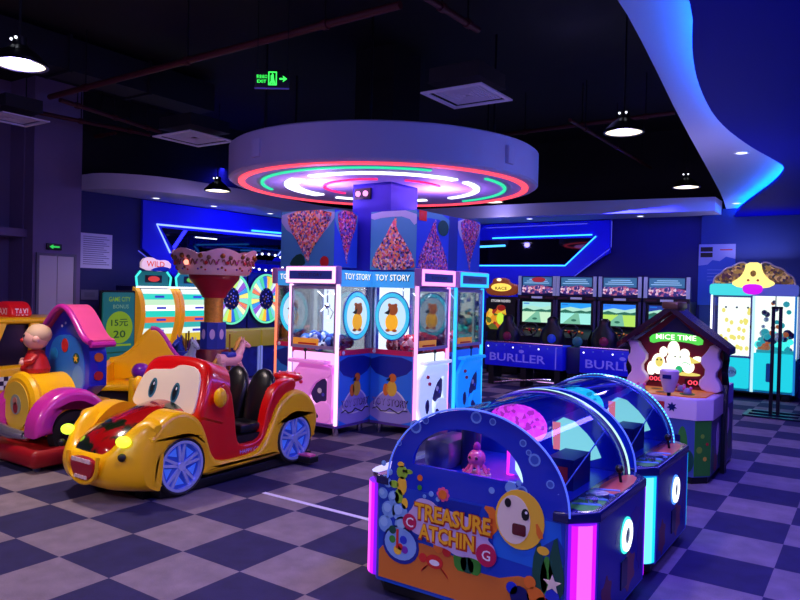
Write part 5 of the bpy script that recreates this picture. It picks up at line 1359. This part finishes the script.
# ------------------------------------------------------------------ racing machines along the back wall
SCRS = [glow('screen sky', (70, 175, 215), .95), glow('screen haze', (170, 225, 205), .95), glow('screen grass', (150, 215, 110), .95), glow('screen hill', (40, 110, 90), .9), glow('screen road', (120, 190, 160), .9), glow('screen deep sky', (30, 110, 215), .95)]
RIMC = mat('marquee chrome', (170, 180, 205), .3, .5, emit=(120, 130, 190), es=.35)
CARP = speckle('racing crowd print', [(60, 40, 110), (150, 70, 110), (200, 130, 140), (40, 50, 110), (110, 80, 150), (230, 190, 190)], 26, es=.7)
def make_racer():
    t = thing('racing_machine', '', 'arcade game', (0, 0, 0), 0, 'racing machines along the back wall')
    w = .385
    MB().bbox(-w + .02, .10, .02, w - .02, .62, 1.55, BLACK, .015).build('cabinet', t)
    f = front(0)
    o = MB().rect(f, -w, 1.60, w, 1.97, NAVY, -.10, .10)
    o.rect(f, -w + .09, 1.78, w - .09, 1.95, mat('marquee screen', (40, 70, 110), .3, emit=(50, 100, 140), es=.9), .0, .004)
    for k in range(3): o.rect(f, -w + .12 + .05 * k, 1.83 + .035 * k, w - .14 - .03 * k, 1.842 + .035 * k, mat('marquee pale stripe', (120, 160, 190), .4, emit=(150, 190, 220), es=.9), .004, .002)
    o.prism(f, chaikin([(-w + .04, 1.63), (-w + .02, 1.72), (-.25, 1.80), (-.1, 1.77), (.05, 1.81), (.2, 1.77), (w - .02, 1.74), (w - .03, 1.64)], 1), CARP, .006, .004)
    o.build('marquee', t)
    for sx in (-1, 1): MB().rect(f, sx * (w - .03) - .03, 1.60, sx * (w - .03) + .03, 1.97, RIMC, .0, .02).build('marquee_pillar', t)
    o = MB().rect(f, -w, 1.52, w, 1.60, BLACK, -.02, .04)
    o.rect(f, -.10, 1.54, .12, 1.58, mat('pale name strip', (170, 165, 200), .4, emit=(150, 150, 190), es=.4), .02, .003).rect(f, -w + .04, 1.545, -.16, 1.575, mat('dim red strip', (80, 30, 50), .4), .02, .003).rect(f, .18, 1.545, w - .04, 1.575, mat('dim red strip', (80, 30, 50), .4), .02, .003)
    o.build('name_bar', t)
    o = MB().rect(f, -w + .05, 1.05, w - .05, 1.50, BLACK, -.03, .03)
    o.rect(f, -.29, 1.08, .29, 1.47, SCRS[0], .002, .002)
    o.prism(f, [(-.29, 1.36), (-.1, 1.40), (.1, 1.37), (.29, 1.41), (.29, 1.28), (-.29, 1.28)], SCRS[1], .004, .001).prism(f, [(-.29, 1.32), (-.2, 1.35), (-.05, 1.31), (.1, 1.34), (.2, 1.32), (.29, 1.34), (.29, 1.28), (-.29, 1.28)], SCRS[3], .005, .001)
    o.rect(f, -.29, 1.08, .29, 1.29, SCRS[2], .005, .001).prism(f, [(-.25, 1.08), (.1, 1.08), (.06, 1.29), (-.0, 1.29)], SCRS[4], .006, .001).disc(f, -.03, 1.15, .05, SCRS[3], .0075, .001, ry=.022).rect(f, -.27, 1.43, -.15, 1.45, SCRS[5], .006, .001)
    o.build('screen', t)
    for sx in (-1, 1): MB().rect(f, sx * (w - .02) - .022, .95, sx * (w - .02) + .022, 1.52, mat('side post grey', (80, 80, 120), .35, .5), .0, .03).build('side_post', t)
    o = MB().loft([[Vector((x, -.30, .82)), Vector((x, .0, 1.02)), Vector((x, .10, 1.02)), Vector((x, .10, .62)), Vector((x, -.30, .62))] for x in (-w + .04, w - .04)], BLACK)
    o.build('dashboard', t, fix=True)
    c = Vector((0, -.30, .95)); ax = Vector((0, -.8, .55)).normalized(); u_ = Vector((1, 0, 0)); v_ = ax.cross(u_)
    o = MB().tube([c + u_ * .15 * math.cos(a) + v_ * .15 * math.sin(a) for a in [2 * PI * k / 20 for k in range(20)]], .017, RUBBER, closed=True).tube([c - u_ * .15, c + u_ * .15], .014, DARK).tube([c, c - ax * .2], .02, DARK).ball(c, .03, RED, 10)
    o.build('steering_wheel', t)
    o = MB()
    for k in range(7): o.disc(Fr((0, -.15, .93), (1, 0, 0), (0, .55, .36)), -.2 + .065 * k, .03 * (k % 2), .02, (glow('red key', (200, 70, 40), .6), glow('amber key', (220, 140, 60), .6))[k % 2], .0, .012, n=10)
    o.build('dash_lights', t)
    MB().box(-.2, -.35, .02, .2, .1, .10, DARK).box(-.1, -.30, .10, -.02, -.22, .22, CHROME).box(.04, -.30, .10, .12, -.22, .22, CHROME).build('pedal_box', t)
    return t
R0 = make_racer(); RACERS = []
RL = ['racing machine with red topped marquee, first beside the yellow marquee machine', 'racing machine with deep blue sky screen, second from the yellow marquee machine', 'racing machine with bright green field on screen, third from the yellow marquee machine', 'racing machine partly hidden behind the house shaped whack game']
for i, u in enumerate([-5.41, -4.63, -3.82, -3.01]):
    r = R0 if i == 0 else dup(R0)
    RACERS.append(r); r.location = (u, 12.6, 0); r['label'] = RL[i]; r['group'] = 'racing machines along the back wall'
# differing details
for q_, (a_, b_) in enumerate([((150, 215, 215), (185, 225, 190)), ((35, 150, 235), (150, 225, 215)), ((40, 120, 240), (170, 215, 90)), ((30, 60, 150), (40, 110, 120))]):
    for ch_ in RACERS[q_].children:
        if ch_.name.startswith('screen'):
            for sl in ch_.material_slots:
                for base, col_ in (('screen sky', a_), ('screen grass', b_)):
                    if sl.material and sl.material.name == base:
                        sl.link = 'OBJECT'; sl.material = glow('%s tone %d' % (base, q_), col_, 1.05)
o = MB().disc(front(12.594), -5.38, 1.90, .14, glow('dim red emblem', (170, 40, 60), .7), .0, .003, ry=.05); b = o.build('red_emblem', R0); b.location = (5.41, -12.6, 0)
# yellow marquee machine
t = thing('yellow_marquee_game', 'arcade game with yellow car shaped lit marquee and fiery front at the row end', 'arcade game', (-6.17, 12.6, 0), 0)
MB().bbox(-.34, .10, .02, .34, .62, 1.55, BLACK, .015).build('cabinet', t)
f = front(0)
MQ = mat('marquee bronze', (120, 60, 30), .35, emit=(150, 70, 30), es=.4)
o = MB().prism(f, chaikin([(-.34, 1.62), (-.36, 1.76), (-.22, 1.80), (-.18, 1.93), (.1, 1.93), (.16, 1.82), (.33, 1.80), (.35, 1.66), (.2, 1.57), (-.2, 1.57)], 1), MQ, -.12, .12, r=.02)
o.disc(f, .0, 1.74, .22, glow('marquee yellow light', (255, 215, 90), 1.1), .0, .01, ry=.08).disc(f, -.05, 1.89, .05, glow('marquee white light', (255, 240, 200), 1.3), .0, .012, ry=.03).text(f, 'RACE', .0, 1.72, .06, PBLACK, .012, w=.26)
o.build('marquee', t)
o = MB().rect(f, -.32, .85, .32, 1.52, PBLACK, .0, .01).text(f, 'STORM RIDERS', .0, 1.47, .05, glow('title white', (230, 225, 235), .8), .011, w=.42)
FY = speckle('fire print', [(240, 160, 30), (250, 210, 60), (220, 90, 30), (160, 40, 30), (250, 180, 40), (90, 110, 30)], 12, es=.6)
o.prism(f, chaikin([(-.32, .90), (-.30, 1.32), (-.1, 1.28), (-.05, 1.40), (.1, 1.38), (.12, 1.2), (.2, 1.1), (.1, .9)], 1), FY, .010, .004).disc(f, .0, 1.12, .08, glow('lime burst', (200, 240, 60), .9), .014, .002, ry=.12).disc(f, .02, 1.33, .09, mat('dark red burst', (120, 20, 20), .4, emit=(160, 30, 20), es=.5), .014, .002, ry=.06)
o.build('lit_front', t)

# twin seat benches in front of the racing machines
def make_bench():
    t = thing('twin_seat_bench', '', 'seat', (0, 0, 0), 0, 'blue twin seat benches')
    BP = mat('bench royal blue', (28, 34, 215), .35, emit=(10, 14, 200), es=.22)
    f = front(-.001)
    o = MB().bbox(-.73, 0, .34, .73, .42, .75, BP, .02)
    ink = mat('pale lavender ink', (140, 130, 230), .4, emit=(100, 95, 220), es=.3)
    o.text(f, 'BURLLER', -.10, .50, .14, ink, .001, w=1.05)
    for k in range(9): o.disc(f, -.66 + .16 * k, .70 + .02 * ((k * 7) % 3 - 1), .014, LEDW if k % 3 == 0 else BUB, 0, .003, n=8)
    o.rect(f, .60, .36, .62, .73, ink, 0, .002); o.disc(f, -.02, .62, .05, ink, 0, .001, ry=.03)
    o.build('bench_box', t)
    MB().tube([(-.72, .02, .765), (.72, .02, .765)], .014, CHROME).build('top_rail', t)
    for x in (-.62, .0, .62): MB().box(x - .05, .05, 0, x + .05, .38, .34, BLACK).build('leg', t)
    MB().tube([(-.5, -.05, .05), (.3, .02, .16), (.55, -.02, .18)], .018, CHROME).tube([(-.6, .3, .08), (.6, .3, .08)], .02, CHROME).build('foot_rail', t)
    for x, cm in ((-.42, mat('seat accent red', (150, 40, 70), .4)), (.42, mat('seat accent blue', (40, 110, 230), .4))):
        o = MB().loft([[Vector((x + w_ * math.cos(a), .30 + dp * math.sin(a), z)) for a in [2 * PI * k / 14 for k in range(14)]] for z, w_, dp in ((.75, .2, .10), (.85, .24, .09), (1.0, .20, .08), (1.08, .13, .07), (1.12, .10, .07), (1.20, .10, .06), (1.24, .05, .03))], SEAT)
        s_ = o.build('seat_back', t, fix=True)
        MB().ball((x + .02, .21, .86), (.08, .03, .08), cm, 12).build('accent_patch', s_)
    return t
B0 = make_bench(); B0.location = (-5.05, 11.2, 0); B0['label'] = 'blue twin seat bench with pale lettering before the first two racing machines'
B1 = dup(B0, (-3.30, 11.2, 0), label='blue twin seat bench half hidden behind the house shaped whack game')
B0['group'] = B1['group'] = 'blue twin seat benches'
t = thing('single_seat', 'black single seat between the two blue twin benches', 'seat', (-4.18, 11.3, 0))
MB().bbox(-.12, 0, .30, .12, .4, .74, NAVY, .02).box(-.1, .05, 0, .1, .35, .30, BLACK).build('seat_box', t)
b = MB().ball((.0, .2, .83), (.09, .05, .09), mat('seat accent teal', (60, 150, 140), .4), 12).build('accent_patch', t)

# ------------------------------------------------------------------ reel games, wheel games and sign by the left wall
def make_reel():
    t = thing('reel_game', '', 'arcade game', (0, 0, 0), 0, 'lit reel games by the left wall')
    w = .33
    MB().box(-w, .1, 0.02, w, .6, 1.60, NAVY).build('cabinet', t)
    prof = [(0.12, 1.60), (.0, 1.55), (-.10, 1.40), (-.14, 1.2), (-.12, 1.0), (-.05, .80), (-.02, .62), (.12, .62)]
    for sx in (-1, 1):
        MB().prism(rside(sx * w - .045), chaikin([(y, z) for y, z in prof], 1), mat('reel side yellow', (240, 170, 20), .35, emit=(240, 160, 20), es=.3), 0, .09, r=.01).build('side_arch', t)
    o = MB(); cols = [glow('reel white', (235, 245, 235), .95), glow('reel aqua', (40, 215, 195), .9), glow('reel pale', (200, 240, 200), .9), glow('reel white hot', (255, 255, 250), 1.3), glow('reel aqua', (40, 215, 195), .9), glow('reel orange', (245, 120, 60), .85), glow('reel teal', (60, 190, 190), .8), glow('reel white', (235, 245, 235), .95), glow('reel gold', (230, 200, 60), .8)]
    pr = [(.02, 1.56), (-.04, 1.48), (-.085, 1.39), (-.11, 1.30), (-.12, 1.21), (-.12, 1.11), (-.105, 1.02), (-.08, .93), (-.04, .83), (.0, .70)]
    for k in range(9):
        (y0, z0), (y1, z1) = pr[k], pr[k + 1]
        o.add([(-w + .05, y0, z0), (w - .05, y0, z0), (w - .05, y1, z1), (-w + .05, y1, z1)], [(0, 3, 2, 1)], cols[k])
        if k % 2: o.add([(-.08, (y0 + y1) / 2 - .012, (z0 * .7 + z1 * .3)), (.10, (y0 + y1) / 2 - .012, (z0 * .7 + z1 * .3)), (.10, (y0 + y1) / 2 - .012, (z0 * .3 + z1 * .7)), (-.08, (y0 + y1) / 2 - .012, (z0 * .3 + z1 * .7))], [(0, 3, 2, 1)], mat('reel ink', (60, 60, 190), .4, emit=(60, 70, 200), es=.5))
    o.build('reel', t, smooth=False)
    MB().box(-w - .03, -.02, 1.575, w + .03, .02, 1.60, LEDW).build('light_bar', t)
    f = front(.1)
    o = MB().rect(f, -w + .04, 1.60, w - .04, 1.84, mat('display teal', (20, 80, 90), .3, emit=(20, 110, 110), es=.5), 0, .02); o.rect(f, -.16, 1.66, .16, 1.78, PBLACK, .02, .004)
    o.build('display', t)
    for sx in (-1, 1): MB().tube([(sx * (w - .02), .07, 1.60), (sx * (w + .0), .07, 1.75), (sx * (w - .08), .07, 1.84)], .018, AQUA).build('display_light', t)
    return t
G0 = make_reel(); G0['label'] = 'lit reel game with red display and WILD topper beside the green sign'
G0.location = (-9.62, 7.10, 0); G0.rotation_euler = (0, 0, PI / 2)
G1 = dup(G0, (-9.62, 7.86, 0), PI / 2, 'lit reel game with green display behind the carousel canopy')
G0['group'] = G1['group'] = 'lit reel games by the left wall'
o = MB().disc(front(.07), 0, 1.72, .11, glow('red display glow', (220, 60, 50), .8), 0, .003, ry=.045); o.build('display_picture', G0)
o = MB().disc(front(.07), 0, 1.72, .11, glow('green display glow', (90, 200, 60), .8), 0, .003, ry=.045).disc(front(.07), 0, 1.72, .05, PYEL, .003, .003); o.build('display_picture', G1)
o = MB().prism(front(.08), chaikin([(-.26, 1.86), (.22, 1.84), (.32, 1.95), (.22, 2.04), (.05, 2.02), (-.1, 2.08), (-.26, 2.02)], 1), mat('topper pale', (235, 205, 215), .4, emit=(235, 200, 210), es=.5), 0, .05).text(front(.03), 'WILD', 0, 1.96, .09, mat('topper red', (210, 60, 40), .4, emit=(220, 70, 40), es=.5), .001, w=.34)
o.prism(front(.08), chaikin([(-.14, 1.84), (.34, 1.86), (.2, 1.93), (.0, 1.91)], 1), BLUE, .05, .01)
o.build('topper', G0)
MB().tube([(-.2, .1, 1.84), (-.1, .1, 1.92), (.05, .1, 1.88), (.2, .1, 1.93)], .02, mat('dim blue topper', (40, 60, 150), .4)).build('topper', G1)

def make_wheel_game():
    t = thing('wheel_game', '', 'arcade game', (0, 0, 0), 0, 'prize wheel games by the left wall')
    f = front(0)
    MB().box(-.42, .05, .02, .42, .5, 1.90, NAVY).build('cabinet', t)
    o = MB().disc(f, 0, 1.41, .435, mat('wheel hub dark', (14, 20, 50), .4), -.03, .03, n=40, ry=.47)
    o.ring(f, 0, 1.41, .405, .435, glow('wheel rim mint', (110, 235, 190), .95), .0, .03, k=1.08, n=40)
    o.build('wheel_rim', t)
    pal = [(255, 235, 120), (250, 190, 50), (240, 130, 90), (220, 240, 240), (120, 220, 230), (60, 150, 230), (40, 110, 220), (130, 230, 200), (190, 240, 120), (245, 240, 190), (150, 90, 210), (80, 210, 160)]
    o = MB()
    for k in range(24):
        a0_, a1_ = 2 * PI * k / 24 + .012, 2 * PI * (k + 1) / 24 - .012
        c_ = pal[(k * 5) % 12]
        o.ring(f, 0, 1.41, .19, .395, glow('wheel sector %d' % ((k * 5) % 12), c_, 1.0), .004, .01, k=1.08, n=3, a0=a0_, a1=a1_)
    o.build('wheel_sectors', t)
    o = MB().disc(f, 0, 1.41, .17, mat('wheel centre', (20, 25, 60), .4), .006, .01, ry=.185)
    for k in range(14):
        a = k * 2.4; r_ = .03 + .009 * k; o.disc(f, r_ * math.cos(a), 1.41 + r_ * math.sin(a) * 1.08, .016, (PWHITE, PYEL, BUB)[k % 3], .016, .004, n=8)
    for k in range(12): o.rect(Fr((0, -.002, 1.41), (math.cos(k * .5236), 0, math.sin(k * .5236)), (-math.sin(k * .5236), 0, math.cos(k * .5236))), .175, -.004, .40, .004, PWHITE, .012, .004)
    o.build('wheel_centre', t)
    MB().bbox(-.42, -.35, .55, .42, .05, .86, mat('deck mustard', (190, 170, 50), .4, emit=(170, 160, 40), es=.2), .03).build('control_deck', t)
    MB().box(-.40, -.30, .02, .40, .05, .55, mat('base floral', (40, 60, 130), .4, noise=.6, nscale=9)).build('lower_cabinet', t)
    for sx in (-1, 1): MB().box(sx * .40 - .015, -.33, .02, sx * .40 + .015, -.30, .56, mat('edge light violet', (150, 150, 200), .4, emit=(120, 140, 210), es=.5)).build('edge_light', t)
    return t
H0 = make_wheel_game(); H0.location = (-9.62, 9.56, 0); H0.rotation_euler = (0, 0, PI / 2)
H0['label'] = 'prize wheel game in full view under the oval of white dots'
H1 = dup(H0, (-9.62, 8.69, 0), PI / 2, 'prize wheel game half hidden behind the carousel column')
H0['group'] = H1['group'] = 'prize wheel games by the left wall'
o = MB(); fr = rside(-9.9)
for k in range(18):
    a = 2 * PI * k / 18 + .1; o.ball(fr.P(9.85 + .52 * math.cos(a), 2.12 + .16 * math.sin(a), 0), .024, LEDW, 8, h=6)
o.tube([fr.P(9.85 + .52 * math.cos(2 * PI * k / 30), 2.12 + .16 * math.sin(2 * PI * k / 30), -.03) for k in range(30)], .02, NAVY, closed=True)
o.box(-10.42, 9.83, 2.1, -9.9, 9.87, 2.14, NAVY); o.box(-9.96, 9.36, 2.08, -9.92, 10.34, 2.15, NAVY)
tag(o.build('light_oval'), 'oval ring of white bulbs above the farther prize wheel', 'light ring')
# green standing sign
t = thing('standing_sign', 'teal and green standing advertising sign beside the first reel game', 'sign', (-9.3, 6.23, 0), PI / 2)
o = MB().prism(front(0), rrect(-.27, .10, .25, 1.50, .03), mat('sign teal', (40, 130, 125), .4, emit=(30, 120, 115), es=.25), -.04, .04).prism(front(.0), rrect(-.30, .07, .28, 1.53, .03), BLACK, -.06, .03)
SY = mat('sign lime', (150, 190, 40), .4, emit=(140, 190, 30), es=.3)
f = front(0)
o.text(f, 'GAME CITY', 0, 1.40, .07, SY, .001, w=.36).text(f, 'BONUS', .02, 1.29, .06, mat('sign pale', (150, 200, 150), .4, emit=(120, 190, 130), es=.2), .001, w=.26)
o.disc(f, 0, .98, .22, SY, .0, .003, ry=.24, n=26)
DGI = mat('sign green ink', (50, 120, 60), .4)
o.text(f, '15元', 0, 1.05, .11, DGI, .004, w=.28).text(f, '20', 0, .88, .11, DGI, .004, w=.2)
o.rect(f, -.22, .70, .2, .73, SY, .0, .002).rect(f, -.2, .6, .16, .62, DGI, .0, .002)
o.build('sign_face', t)
MB().box(-.28, -.06, 0, .26, .2, .06, BLACK).build('foot', t)
